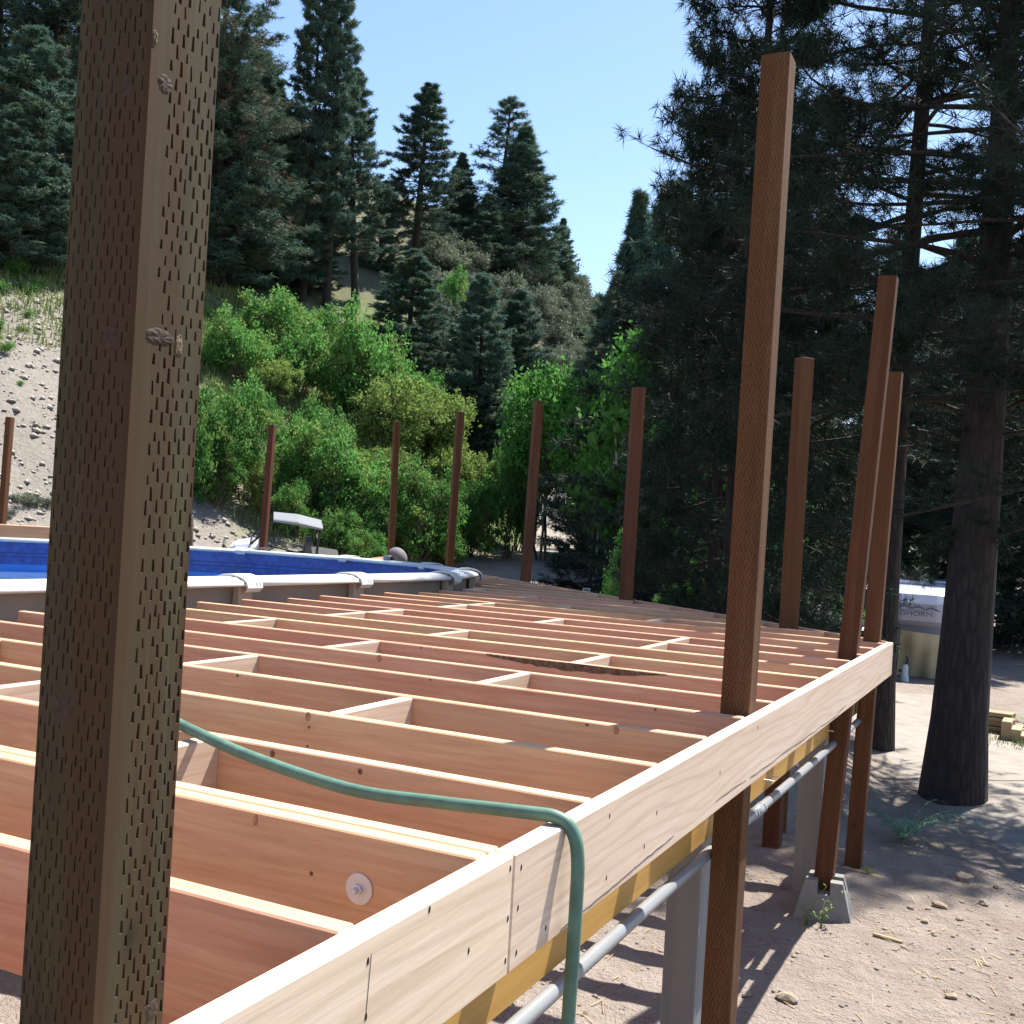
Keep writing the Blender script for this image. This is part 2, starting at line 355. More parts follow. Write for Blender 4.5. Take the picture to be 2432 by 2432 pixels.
nz = fbm(V[:, 0] * .35, V[:, 1] * .35, 4)
elev = (hh - CAM[2]) / np.maximum(d_, 1)
sand = ss(.655, .72, p_ + nz * .10 + elev * .25) * ss(16, 22, d_) * (1 - ss(.16, .23, elev + nz * .10))
cutback = ss(20, 28, d_) * (p_ > .30)
grass = np.clip(cutback * (1 - sand) * ss(-.9, 0.3, hh) * (1 - .0 * p_), 0, 1)
sagew = ss(.60, .52, p_) * 0 + (1 - ss(.52, .60, p_)) * (p_ > .3) * ss(1.5, 4.5, hh) * 0.9
sagew = np.maximum(sagew, ss(.50, .58, p_) * ss(12, 16, hh) * .9)
rg = (p_ < .16) * ss(16.8, 17.6, d_ + nz * 3) * (1 - ss(19, 21, d_ + nz * 3)) * 0.6 * (p_ > -1.2) * (1 - ss(.035, .05, p_))
attr = me.color_attributes.new('cover', 'FLOAT_COLOR', 'POINT')
cols = np.stack([sand, np.maximum(grass, rg), sagew, np.ones_like(sand)], -1).astype(np.float32)
attr.data.foreach_set('color', cols.ravel())
terrain = link('terrain', me, M['ground']); tag(terrain, 'bare dirt pad and dry hillside terrain around the deck', kind='structure')
def strip(name, ctr, width, lift, mat, label):
    c = spline(ctr, 60); t = np.gradient(c, axis=0); nrm = np.stack([-t[:, 1], t[:, 0]], 1); nrm /= np.linalg.norm(nrm, axis=1, keepdims=True)
    k = np.linspace(-.5, .5, 9); wob = 1 + .25 * fbm(np.arange(len(c)) * .25, np.zeros(len(c)), 3)
    P = c[:, None, :2] + nrm[:, None, :] * (k[None, :, None] * np.array(width)[None, None] * wob[:, None, None])
    z = ground(P[..., 0], P[..., 1]) + lift - 0.10 * np.abs(k[None, :] * 2) ** 6
    V = np.concatenate([P, z[..., None]], -1).reshape(-1, 3); n0, n1 = len(c), 9; ii = np.arange(n0 * n1).reshape(n0, n1)
    F = np.stack([ii[:-1, :-1], ii[:-1, 1:], ii[1:, 1:], ii[1:, :-1]], -1).reshape(-1, 4)
    me = npmesh(name, V, F[:, ::-1], True); o = link(name, me, mat); tag(o, label, kind='structure'); return o
strip('dirt_road', [(*polar(1390, 24), 0), (*polar(1350, 36), 0), (*polar(1330, 50), 0), (*polar(1345, 64), 0), (*polar(1390, 80), 0)], 3.2, 0.06, M['road'], 'pale dirt track climbing between the trees beyond the deck')
dw = [onZ(2120, 1640, -2.12), onZ(2190, 1720, -2.15), onZ(2300, 1800, -2.15), onZ(2480, 1905, -2.12), onZ(2800, 2050, -2.0)]
strip('driveway', [(a[0], a[1], 0) for a in dw], 2.9, 0.03, M['road'], 'pale gravel driveway passing behind the big pine trunk')

# ------------------------------------------------------------------ deck frame
J0 = 1.266; S = 0.4064; TH = 0.038; DH = 0.184
frame = empty('deck_frame', (0, 0, -1.31))
tag(frame, 'unfinished fir deck frame of parallel joists with pale rim board', 'deck frame')
def lumber(L, T, H, bev=0.003):
    """along local X from 0..L, y 0..T, z -H..0"""
    return boxmesh('lumber', 0, L, 0, T, -H, 0, bev)
def world_child(o, parent):
    o.parent = parent; o.matrix_parent_inverse = Matrix.Translation(-Vector(parent.location)) if parent.rotation_euler.z == 0 else parent.matrix_basis.inverted()
END = 6.69; SL = 0.885
POOL = [(-3.74, -1.2), (-3.74, .35), (-3.74, 1.65), (-3.74, 2.95), (-3.74, 4.2), (-3.74, 5.45), (-3.74, 6.70), (-3.74, 8.05), (-4.05, 9.05), (-4.85, 9.72), (-6.1, 10.05), (-7.5, 9.95), (-8.8, 9.25), (-9.5, 8.05), (-9.5, 6.7), (-9.5, 5.45), (-9.5, 4.2), (-9.5, 2.95), (-9.5, 1.65), (-9.5, .35), (-9.5, -1.2), (-8.4, -2.6), (-6.6, -3.2), (-4.8, -2.6)]
def left_x(y):
    if y < 8.3: return -3.60 + 0.03 * math.sin(y * 7)
    for (a, b), (c, d) in zip(POOL[7:11], POOL[8:12]):
        if b <= y <= d: return a + (c - a) * (y - b) / (d - b) + 0.16
    return None
joists = {}
def add_joist(k, y, x0, x1):
    L = x1 - x0
    me = lumber(L, TH, DH); o = link('joist', me, M['joist'], frame)
    o.location = (x0, y, 1.31 + random.uniform(-.0015, .0015)); o.rotation_euler = (random.uniform(-.012, .012), 0, random.uniform(-.0012, .0012) if k != '1b' else 0); joists[k] = o; return o
for k in range(-5, 26):
    y = J0 + k * S + (random.uniform(-.006, .006) if k > 5 else 0)
    if k == 26: continue
    x1 = -0.001
    if y + TH > END - 0.05: x1 = -(y + TH - END) / SL - 0.06
    lx = left_x(y)
    if y > 10.0: lx = -(y - END) / SL - 3.2 if False else max(-7.2, -(y - END) / SL - 2.6)
    if y > 10.0: lx = -5.9 - (y - 10.0) * 0.8
    if lx is None or x1 - lx < 0.3: continue
    if k == 13: pass
    add_joist(k, y, lx, x1)
add_joist('1b', J0 + S - TH - 0.001, -3.6, -0.001)      # doubled joist at the rim splice
# rim boards
def rim(y0, y1, name='rim_board'):
    me = boxmesh('rim', 0, y1 - y0, -TH, 0, -DH - .004, 0, 0.003); o = link(name, me, M['rim'], frame)
    o.location = (0.0005, y0, 1.31); o.rotation_euler = (0, 0, math.pi / 2); return o
rimA = rim(-3.2, 1.687); rimB = rim(1.690, END)
rimB['label'] = 'long pale rim board with cathedral grain'
fl = math.hypot(6.6, 6.6 * SL)
fr = link('rim_board', boxmesh('rim', 0, fl, -TH, 0, -DH, 0, .003), M['joist'], frame)
fr.location = (-0.02, END + 0.02, 1.310); fr.rotation_euler = (0, 0, math.pi - math.atan(SL))
# blocking
def block(x, k, dz=0.0, rot=0.0):
    if k not in joists: return
    y0 = joists[k].location.y + TH; y1 = joists[k + 1].location.y if k + 1 in joists else y0 + S - TH
    if k == 0: y1 -= TH + .001
    me = lumber(y1 - y0 + .001, TH, DH - .004); o = link('blocking', me, M['block'], frame)
    o.location = (x + random.uniform(-.012, .012), y0, 1.309 + dz); o.rotation_euler = (0, 0, math.pi / 2 + rot)
for k in (1, 3, 5, 7, 9, 10): block(-0.885 - .01 * (k < 4), k)
for k in (-2, 0, 2, 4, 6, 8, 11): block(-1.79, k)
for k in (-3, 7, 9, 10, 12, 13, 1, 3, 5): block(-2.68, k)
block(-2.25, 14); block(-1.41, 13); block(-2.9, 16); block(-3.6, 17)
# washer and bolt on the doubled joist, pencil hole, bark edge
jb = joists['1b']
def lathe(name, prof, k=24):
    V = []; F = []
    for i, (r, z) in enumerate(prof):
        for j in range(k): V.append((r * math.cos(j * 2 * math.pi / k), r * math.sin(j * 2 * math.pi / k), z))
    for i in range(len(prof) - 1):
        for j in range(k): F.append((i * k + j, i * k + (j + 1) % k, (i + 1) * k + (j + 1) % k, (i + 1) * k + j))
    F.append(tuple(range(k))[::-1]); F.append(tuple((len(prof) - 1) * k + j for j in range(k)))
    me = bpy.data.meshes.new(name); me.from_pydata(V, [], F); me.update(); return me
wx = -0.211 + 3.6
o = link('washer', lathe('washer', [(.0001, .0), (.0255, .0), (.0260, .0012), (.0255, .0025), (.0001, .0025)], 32), M['zinc'], jb); o.location = (wx, -.0002, -.088); o.rotation_euler = (math.pi / 2, 0, 0)
o = link('bolt', lathe('bolt', [(.0001, 0), (.0085, 0), (.0085, .006), (.0055, .0065), (.0055, .014), (.004, .016), (.0001, .016)], 6), M['zinc'], jb); o.location = (wx, -.0027, -.088); o.rotation_euler = (math.pi / 2, 0, 0)
M['dark'] = plain('dark_hole', (0.03, 0.02, 0.015), 0.9)
bark_e = plain('wane_bark', (0.13, 0.08, 0.05), 0.95, var=0.6, nscale=60)
jj = joists[7]; L = 0.78; nb = 40; Vb = []; Fb = []
for i in range(nb + 1):
    t = i / nb; hgt = .004 + .026 * math.sin(math.pi * min(1, t * 1.02)) ** .8 * (0.8 + .3 * random.random()); x = 3.6 - 1.26 + L * t
    Vb += [(x, -.0012, -.002), (x, -.0018, -.002 - hgt), (x, .004 + .004 * math.sin(t * 9), .0008)]
for i in range(nb):
    a = i * 3; Fb += [(a, a + 1, a + 4, a + 3), (a + 2, a, a + 3, a + 5)]
me = bpy.data.meshes.new('bark'); me.from_pydata(Vb, [], Fb); link('bark_edge', me, bark_e, jj)
# knots and small holes seen on near joists
kn = plain('knot', (0.17, 0.075, 0.035), 0.8, var=0.4, nscale=40); ringm = plain('knot_ring', (0.36, 0.18, 0.09), 0.8, var=0.45, nscale=120)
def knot(k, px, py, r, sq=1.0):
    j = joists[k]; yf = j.location.y
    d = ray(px, py); t = (yf - CAM[1]) / d[1]; q = CAM + t * d
    x = q[0] - j.location.x; z = q[2] + 1.31 - j.location.z
    if not (-DH + r < z < -.004): z = min(max(z, -DH + r + .005), -r - .003)
    a = link('knot', lathe('knot', [(.0001, 0), (r, 0), (r * .9, .0006), (.0001, .0009)], 14), ringm if sq > 1.2 else kn, j); a.location = (x, -.0001, z); a.rotation_euler = (math.pi / 2, 0, 0); a.scale = (1, sq, 1)
knot(3, 735, 1727, .004); knot(3, 731, 1772, .004); knot(2, 510, 1814, .008, 1.1); knot(2, 856, 1832, .006, 1.1); knot(2, 648, 1790, .007, 1.2)
knot('1b', 607, 1948, .0055, 1.8); knot('1b', 739, 2075, .004)
knot(3, 735, 1660, .009, 1.4); knot(4, 1399, 1632, .005); knot(4, 1466, 1688, .009, 1.3); knot(5, 1024, 1582, .004); knot(7, 1001, 1526, .005); knot(6, 902, 1541, .011, 1.3)
knot(5, 1560, 1616, .005); knot(1, 1075, 1967, .006); knot(4, 568, 1536, .006)
# rim nails, splits
def on_rim(px, py, x=0.0385):
    d = ray(px, py); t = (x - CAM[0]) / d[0]; q = CAM + t * d; return q[1], q[2]
for px, py in ((874, 2283), (869, 2415), (1212, 2063), (1206, 2182), (1200, 2282), (1238, 2060), (1230, 2156), (1226, 2263), (1296, 2204), (1113, 2258), (1440, 2085), (1448, 1938), (1710, 1835), (1800, 1728), (1530, 2010), (1560, 1930), (1020, 2160)):
    y, z = on_rim(px, py); r0 = rimA if y < 1.688 else rimB
    a = link('nail', lathe('nail', [(.0001, 0), (.0036, 0), (.003, .0006), (.0001, .0009)], 10), M['dark'], r0)
    a.location = (y - r0.location.y, -TH, z); a.rotation_euler = (math.pi / 2, 0, 0); a.scale = (.8, 1.5, 1)
def split(pts, wdt, r0):
    Vs = []; Fs = []
    for i, (px, py) in enumerate(pts):
        y, z = on_rim(px, py); ww = wdt * (0.4 + random.random()) * (0.15 if i in (0, len(pts) - 1) else 1)
        Vs += [(y - r0.location.y, -TH - .0007, z - ww / 2), (y - r0.location.y, -TH - .0007, z + ww / 2), (y - r0.location.y, -TH + .001, z + ww), (y - r0.location.y, -TH + .001, z - ww)]
    for i in range(len(pts) - 1):
        for q in range(4): a = i * 4; Fs.append((a + q, a + 4 + q, a + 4 + (q + 1) % 4, a + (q + 1) % 4))
    me = bpy.data.meshes.new('split'); me.from_pydata(Vs, [], Fs); link('split', me, M['dark'], r0)
def lerp_pts(a, b, n, j): return [(a[0] + (b[0] - a[0]) * i / n, a[1] + (b[1] - a[1]) * i / n + random.uniform(-j, j)) for i in range(n + 1)]
split(lerp_pts((1780, 1848), (1985, 1700), 22, 1.6) + lerp_pts((1990, 1695), (2008, 1674), 3, 1), .0016, rimB)
split(lerp_pts((1330, 2210), (1600, 1985), 26, 1.6), .0014, rimB)
split(lerp_pts((1700, 1903), (1772, 1852), 8, 1.0), .0012, rimB)
split(lerp_pts((882, 2265), (868, 2420), 6, .4), .0009, rimA)
# girder under the joists
gd = link('girder', boxmesh('girder', 0, 9.9, -.076, 0, -.245, 0, .003), M['beam'], frame); gd.location = (-.215, -3.2, 1.31 - DH); gd.rotation_euler = (0, 0, math.pi / 2)
gd2 = link('girder', boxmesh('girder', 0, 9.4, -.076, 0, -.235, 0, .003), M['beam'], frame); gd2.location = (-2.6, -3.0, 1.31 - DH); gd2.rotation_euler = (0, 0, math.pi / 2)
for y in (4.28, 4.36, 5.62):    # nail tips through the girder
    a = link('nail_tip', lathe('tip', [(.0001, 0), (.003, 0), (.0025, .035), (.0001, .04)], 8), M['zinc'], frame); a.location = (-.139, y, .93); a.rotation_euler = (0, math.pi / 2, 0)

# ------------------------------------------------------------------ posts (incised treated 4x4)
PW = 0.089
def incised_post(name, L, skip=0.022, seed=1, wides=(.5, .55)):
    """local X = length, section centred; slit pits cut in the -Z and +Y faces... faces: y=-h (front), z=+h (outer)"""
    rng = random.Random(seed); h = PW / 2; V = []; F = []
    def quad(*p): i = len(V); V.extend(p); F.append(tuple(range(i, i + len(p))))
    bv = .003
    def face(mp, skip0, wide=1.0):
        # mp(u,v,depth): u across -h..h, v along length
        col = .0057; u = -h + bv; u1 = h - bv
        def plainrect(a, b, c, d): quad(mp(a, c, 0), mp(b, c, 0), mp(b, d, 0), mp(a, d, 0))
        if skip0 > 0: plainrect(u, u + skip0, 0, L); u += skip0
        nc = int((u1 - u - .002) / col); cw = (u1 - u) / nc; pitch = .0278
        for c in range(nc):
            a = u + c * cw; b = a + cw; v = 0.0; off = (c % 2) * pitch / 2 + c * .0006 + rng.uniform(-.001, .001)
            v = -pitch + off % pitch; prev = 0.0
            while v < L:
                s0 = v + rng.uniform(-.0018, .0018); s1 = s0 + .0132 + rng.uniform(-.0042, .0024)
                nxt = v + pitch * .75
                if s0 > prev + .002 and s1 < L - .01 and rng.random() > .05:
                    end = min(L, s1 + .006); ww = .0009 * wide * rng.uniform(.7, 1.25); m_ = (a + b) / 2 + rng.uniform(-.0009, .0009); tl = rng.uniform(-.0006, .0006)
                    dp = .006 * rng.uniform(.35, 1.1)
                    o4 = [mp(a, prev, 0), mp(b, prev, 0), mp(b, end, 0), mp(a, end, 0)]
                    i4 = [mp(m_ - ww * 1.6, s0, 0), mp(m_ + ww * 1.6, s0, 0), mp(m_ + ww + tl, s1, 0), mp(m_ - ww + tl, s1, 0)]
                    b4 = [mp(m_ - ww * .5, s0 + .002, -dp), mp(m_ + ww * .5, s0 + .002, -dp), mp(m_ + ww * .5, s1 - .001, -dp), mp(m_ - ww * .5, s1 - .001, -dp)]
                    i = len(V); V.extend(o4 + i4 + b4)
                    for q in range(4):
                        r = (q + 1) % 4; F.append((i + q, i + r, i + 4 + r, i + 4 + q)); F.append((i + 4 + q, i + 4 + r, i + 8 + r, i + 8 + q))
                    F.append((i + 8, i + 9, i + 10, i + 11)); prev = end
                v += pitch
            plainrect(a, b, prev, L)
    mpF = lambda u, v, d: (v, -(h + d), u)
    mpR = lambda u, v, d: (v, u, (h + d))
    mpB = lambda u, v, d: (v, (h + d), -u)
    mpL = lambda u, v, d: (v, -u, -(h + d))
    mpRr = lambda u, v, d: mpR(-u, v, d)
    for mp, sk in ((mpB, .0), (mpRr, skip)):
        face(mp, sk, wides[0] if sk == 0 else wides[1])
    e = h - bv
    for mp in (mpF, mpL): quad(mp(-e, 0, 0), mp(e, 0, 0), mp(e, L, 0), mp(-e, L, 0))
    # eased corners
    cs = [(mpF, mpR), (mpR, mpB), (mpB, mpL), (mpL, mpF)]
    for a, b in cs: quad(a(e, 0, 0), b(-e, 0, 0), b(-e, L, 0), a(e, L, 0))
    for vv in (0, L):
        quad(mpF(-e, vv, 0), mpF(e, vv, 0), mpR(-e, vv, 0), mpR(e, vv, 0), mpB(-e, vv, 0), mpB(e, vv, 0), mpL(-e, vv, 0), mpL(e, vv, 0))
    me = bpy.data.meshes.new(name); me.from_pydata(V, [], F); me.update(); return me
def place_post(name, me, base, top, label, group, rz=0.0, mat=None):
    b = Vector(base); t = Vector(top); ax = (t - b).normalized()
    # local X -> axis, local -Y -> world -Y (rotated rz), local Z -> +X
    xr = Vector((math.cos(rz), math.sin(rz), 0)); yy = ax.cross(xr).normalized() * 1.0
    zz = ax.cross(yy).normalized()
    yv = zz.cross(ax).normalized()
    if zz.dot(xr) < 0: zz = -zz; yv = zz.cross(ax).normalized()
    m = Matrix((( ax.x, yv.x, zz.x, b.x), (ax.y, yv.y, zz.y, b.y), (ax.z, yv.z, zz.z, b.z), (0, 0, 0, 1)))
    o = bpy.data.objects.new(name, me); COL.objects.link(o); o.matrix_world = m
    if len(me.materials) == 0: me.materials.append(mat or M['post'])
    tag(o, label, 'post', group); return o
G1 = 'treated posts along the rim and far edge of the deck'
hx = -PW / 2
NP = place_post('timber_post', incised_post('post_near', 3.9, seed=4, wides=(.75, 1.15)), (hx + .019, .915, -1.36), (hx - .008, .915, 2.5), 'closest olive-brown incised post beside the spliced end of the rim board', G1, mat=M['post_near'])
NP.matrix_world = NP.matrix_world @ Matrix.Diagonal((1, 1.05, 1.05, 1))
pk = plain('purple_knot', (0.042, 0.024, 0.015), .85, var=.45, nscale=200, bmp=.1); pk3 = plain('torn_grain', (0.10, 0.068, 0.03), .8, var=.6, nscale=120, bmp=.6)
bpy.context.view_layer.update()
def post_knot(px, py, ru, rv, face, mat, seed, name='knot'):
    rg = random.Random(seed); inv = NP.matrix_world.inverted(); o0 = inv @ Vector(CAM); dl = inv.to_3x3() @ Vector(ray(px, py)); h_ = PW / 2
    t = (h_ - (o0.z if face == 'x' else o0.y)) / (dl.z if face == 'x' else dl.y)
    c = o0 + dl * t; V = [(0, 0, .0006)]; F = []; k = 18
    for ring, (sc, dz) in enumerate(((.45, .0008), (.75, .0004), (1.0, -.0006))):
        for i in range(k):
            a = i * 6.2832 / k; rr = sc * rg.uniform(.8, 1.12); V.append((math.cos(a) * ru * rr, math.sin(a) * rv * rr, dz + rg.uniform(-.0003, .0003)))
    for i in range(k): F.append((0, 1 + i, 1 + (i + 1) % k))
    for r in range(2):
        for i in range(k): b = 1 + r * k; F.append((b + i, b + k + i, b + k + (i + 1) % k, b + (i + 1) % k))
    me = bpy.data.meshes.new('knot'); me.from_pydata(V, [], F); me.update(); o = link(name, me, mat, NP)
    o.matrix_basis = Matrix.Translation(c) @ (Matrix(((0, 1, 0, 0), (-1, 0, 0, 0), (0, 0, 1, 0), (0, 0, 0, 1))) if face == 'x' else Matrix(((0, 1, 0, 0), (0, 0, 1, 0), (1, 0, 0, 0), (0, 0, 0, 1))))
for a in ((392, 200, .010, .010, 'x', pk, 1), (378, 800, .020, .009, 'x', pk, 2), (425, 820, .006, .012, 'x', pk3, 3), (368, 90, .0035, .011, 'x', pk3, 5), (150, 1680, .017, .019, 'y', pk, 6), (262, 800, .011, .014, 'y', pk, 7), (360, 2400, .009, .012, 'x', pk, 8), (300, 205, .008, .012, 'y', pk, 9)): post_knot(*a)
pm2 = incised_post('post_mid', 3.38, .004, 9)
place_post('timber_post', pm2, (hx - .012, 3.425, -1.35), (hx + .012, 3.45, 2.03), 'tall brown incised post beside the hose, left of the pier block post', G1)
pm3 = incised_post('post_third', 3.12, .004, 12)
place_post('timber_post', pm3, (hx - .09, 5.76, -1.21), (hx + .07, 5.79, 1.90), 'leaning brown post standing in the notched concrete pier block', G1)
pm4 = incised_post('post_corner', 2.9, .004, 15)
place_post('timber_post', pm4, (hx - .065, 6.6, -1.34), (hx + .02, 6.64, 1.56), 'brown post just behind the pier block post at the rim corner', G1)
pf = boxmesh('post_plain', 0, 3.6, -PW / 2, PW / 2, -PW / 2, PW / 2, .003); pf.materials.append(M['post'])
rz45 = -math.atan(SL)
far = [('reddish brown post on the angled far edge near the red shed', (-.66, 7.13), 1.74), ('dark post on the angled far edge right of the dirt track', (-2.33, 8.66), 1.79), ('dark leaning post on the far edge left of the dirt track', (-4.18, 10.55), 1.94),
       ('dark leaning post behind the pool corner cap', (-6.2, 12.45), 2.06), ('dark straight post behind the pool, right of the people', (-8.0, 13.9), 2.1), ('sunlit brown post in front of the utility vehicle', (-9.55, 12.75), 1.90), ('brown post at the far side deck left of the pool', (-12.62, 10.70), 1.75)]
for i, (lb, (x, y), zt) in enumerate(far):
    zg = gz(x, y) - .03; dx = (.02, .02, .06, .06, -.05, .06, .05)[i]
    me = boxmesh('post_far', 0, zt - zg, -PW / 2, PW / 2, -PW / 2, PW / 2, .003)
    place_post('timber_post', me, (x, y, zg), (x + dx * .0 + dx, y, zt), lb, G1, rz45 if i < 5 else 0.2)
# lower supports
def sup(name, x, y, z1, mat, label, wdt=PW, rz=0.0, z0=None, cat='post'):
    zg = (gz(x, y) - .03) if z0 is None else z0
    me = boxmesh('support', 0, z1 - zg, -wdt / 2, wdt / 2, -wdt / 2, wdt / 2, .004)
    o = place_post(name, me, (x, y, zg), (x, y, z1), label, None, rz, mat); o['category'] = cat; return o
sup('support_column', -.253, 3.72, -.432, M['grey_post'], 'grey square column under the girder behind the tall hose-side post', .115, cat='column')
sup('support_column', -.253, 5.99, -.432, M['grey_post'], 'grey square column under the girder behind the pier block', .13, cat='column')
sup('support_post', -.60, 6.72, -.186, M['post'], 'short brown post standing under the joists inside the girder', .1)
sup('support_post', -2.64, 1.5, -.42, M['post'], 'brown post under the middle girder nearer the camera end'); sup('support_post', -2.64, 4.6, -.42, M['post'], 'brown post under the middle girder nearer the pool corner')
# pier block with cross notch
pb = empty('pier_block', (-.125, 5.74, -1.335)); tag(pb, 'grey concrete pier block with cross notch under a post', 'pier block')
bm = bmesh.new(); hb, ht, hz = .145, .088, .205; nw = .021; nd = .06
def pyr(z): t = z / hz; return hb + (ht - hb) * t
lv = [0, hz - nd]
# base frustum
def ringv(z): r = pyr(z); return [bm.verts.new((sx * r, sy * r, z)) for sx, sy in ((-1, -1), (1, -1), (1, 1), (-1, 1))]
a = ringv(0); b = ringv(hz - nd)
for i in range(4): bm.faces.new((a[i], a[(i + 1) % 4], b[(i + 1) % 4], b[i]))
bm.faces.new(a[::-1]); bm.faces.new(b)
z0, z1 = hz - nd, hz; r0, r1 = pyr(z0), pyr(z1); nwb = .030
for sx in (-1, 1):
    for sy in (-1, 1):
        q = []
        for z, r in ((z0, r0), (z1, r1)):
            q += [bm.verts.new((sx * nwb, sy * nwb, z)), bm.verts.new((sx * r, sy * nwb, z)), bm.verts.new((sx * r, sy * r, z)), bm.verts.new((sx * nwb, sy * r, z))]
        for f in ((0, 1, 5, 4), (1, 2, 6, 5), (2, 3, 7, 6), (3, 0, 4, 7), (4, 5, 6, 7)):
            bm.faces.new([q[i] for i in f])
bmesh.ops.recalc_face_normals(bm, faces=bm.faces[:])
link('block_body', bmmesh('pier', bm), M['concrete'], pb); pb.rotation_euler = (0, 0, .12)
# conduit pipe
pp = empty('conduit_pipe', (-.115, -3.0, -.455)); tag(pp, 'grey plastic conduit pipe strapped along the bottom of the girder', 'pipe')
link('pipe_run', tubemesh('pipe', [(0, y, .006 * math.sin(y * 1.3)) for y in np.linspace(0, 9.6, 30)], .0178, 14), M['pvc'], pp)
for y in (7.02, 7.13): link('coupling', tubemesh('cpl', [(0, y, 0), (0, y + .012, 0)], .0225, 14), M['pvc'], pp)
link('coupling', tubemesh('cpl', [(0, 7.03, 0), (0, 7.16, 0)], .0205, 14), M['pvc'], pp)
link('strap', tubemesh('cpl', [(0, 4.85, 0), (0, 4.87, 0)], .0205, 14), M['dark'], pp)
# hose
hp = [(-1.9, 2.2, -.30), (-1.5, 2.18, -.05), (-1.15, 2.09, .028), (-.95, 2.02, .022), (-.72, 1.955, .004), (-.407, 1.875, -.002), (-.2, 1.872, .006), (-.03, 1.885, .0135), (.022, 1.889, .0132), (.05, 1.892, -.004), (.064, 1.893, -.05), (.067, 1.89, -.15), (.066, 1.885, -.4), (.07, 1.87, -.9), (.09, 1.82, -1.2), (.16, 1.75, -1.29), (.5, 1.5, -1.295), (.9, 1.1, -1.295)]
ho = link('garden_hose', tubemesh('hose', spline(hp, 120), .0122, 12), M['hose']); tag(ho, 'green garden hose draped over the rim board and hanging down', 'hose')

# ------------------------------------------------------------------ pool
pool = empty('swimming_pool', (-6.6, 5, -1.36)); tag(pool, 'oval above-ground pool with white top rails and blue liner', 'pool')
def pchild(name, me, mat): o = link(name, me, mat, pool); o.matrix_parent_inverse = Matrix.Translation((6.6, -5, 1.36)); return o
PP = [Vector((x, y, 0)) for x, y in POOL]; nP = len(PP); cen = Vector((-6.62, 3.4, 0))
def off(i, r):   # mitred offset point (positive outward)
    p = PP[i]; a = (p - PP[i - 1]).normalized(); b = (PP[(i + 1) % nP] - p).normalized()
    na = Vector((a.y, -a.x, 0)); nb_ = Vector((b.y, -b.x, 0)); m_ = (na + nb_).normalized()
    if m_.dot(p - cen) < 0: m_ = -m_
    return p + m_ * (r / max(.5, abs(m_.dot(na))))
def ribbon(r, z0, z1, flip=False):
    V = []; F = []
    for i in range(nP): q = off(i, r); V += [(q.x, q.y, z0), (q.x, q.y, z1)]
    for i in range(nP): j = (i + 1) % nP; f = (2 * i, 2 * j, 2 * j + 1, 2 * i + 1); F.append(f[::-1] if flip else f)
    me = bpy.data.meshes.new('ribbon'); me.from_pydata(V, [], F); me.update(); return me
pchild('wall_shell', ribbon(.0, -1.36, .088), M['pool_wall']); pchild('liner', ribbon(-.02, -1.30, .09, True), M['liner'])
fl_ = [off(i, -.02) for i in range(nP)]
me = bpy.data.meshes.new('floor'); me.from_pydata([(q.x, q.y, -1.29) for q in fl_], [], [tuple(range(nP))]); me.update(); pchild('liner_floor', me, M['liner'])
me = bpy.data.meshes.new('water'); me.from_pydata([(q.x, q.y, -.235) for q in [off(i, -.022) for i in range(nP)]], [], [tuple(range(nP))]); me.update(); pchild('water', me, M['water'])
prof = [(-.11, .098), (-.112, .116), (-.06, .131), (0, .134), (.06, .127), (.106, .107), (.117, .088), (.106, .076), (.0, .084)]
for i in range(nP):
    j = (i + 1) % nP; V = []; F = []; k = len(prof)
    for q in (i, j):
        for r, z in prof: p = off(q, r); V.append((p.x, p.y, z))
    for a in range(k): b = (a + 1) % k; F.append((a, b, k + b, k + a))
    F += [tuple(range(k))[::-1], tuple(range(k, 2 * k))]
    me = bpy.data.meshes.new('rail'); me.from_pydata(V, [], F); me.update()
    bm = bmesh.new(); bm.from_mesh(me); bmesh.ops.recalc_face_normals(bm, faces=bm.faces[:]); bm.to_mesh(me); bm.free()
    for p in me.polygons: p.use_smooth = len(p.vertices) == 4
    pchild('top_rail', me, M['white_rail'])
cprof = [(-.132, .088, .05), (-.125, .122, .075), (-.06, .146, .085), (.02, .150, .085), (.085, .138, .08), (.126, .108, .075), (.137, .068, .07), (.118, .052, .07)]
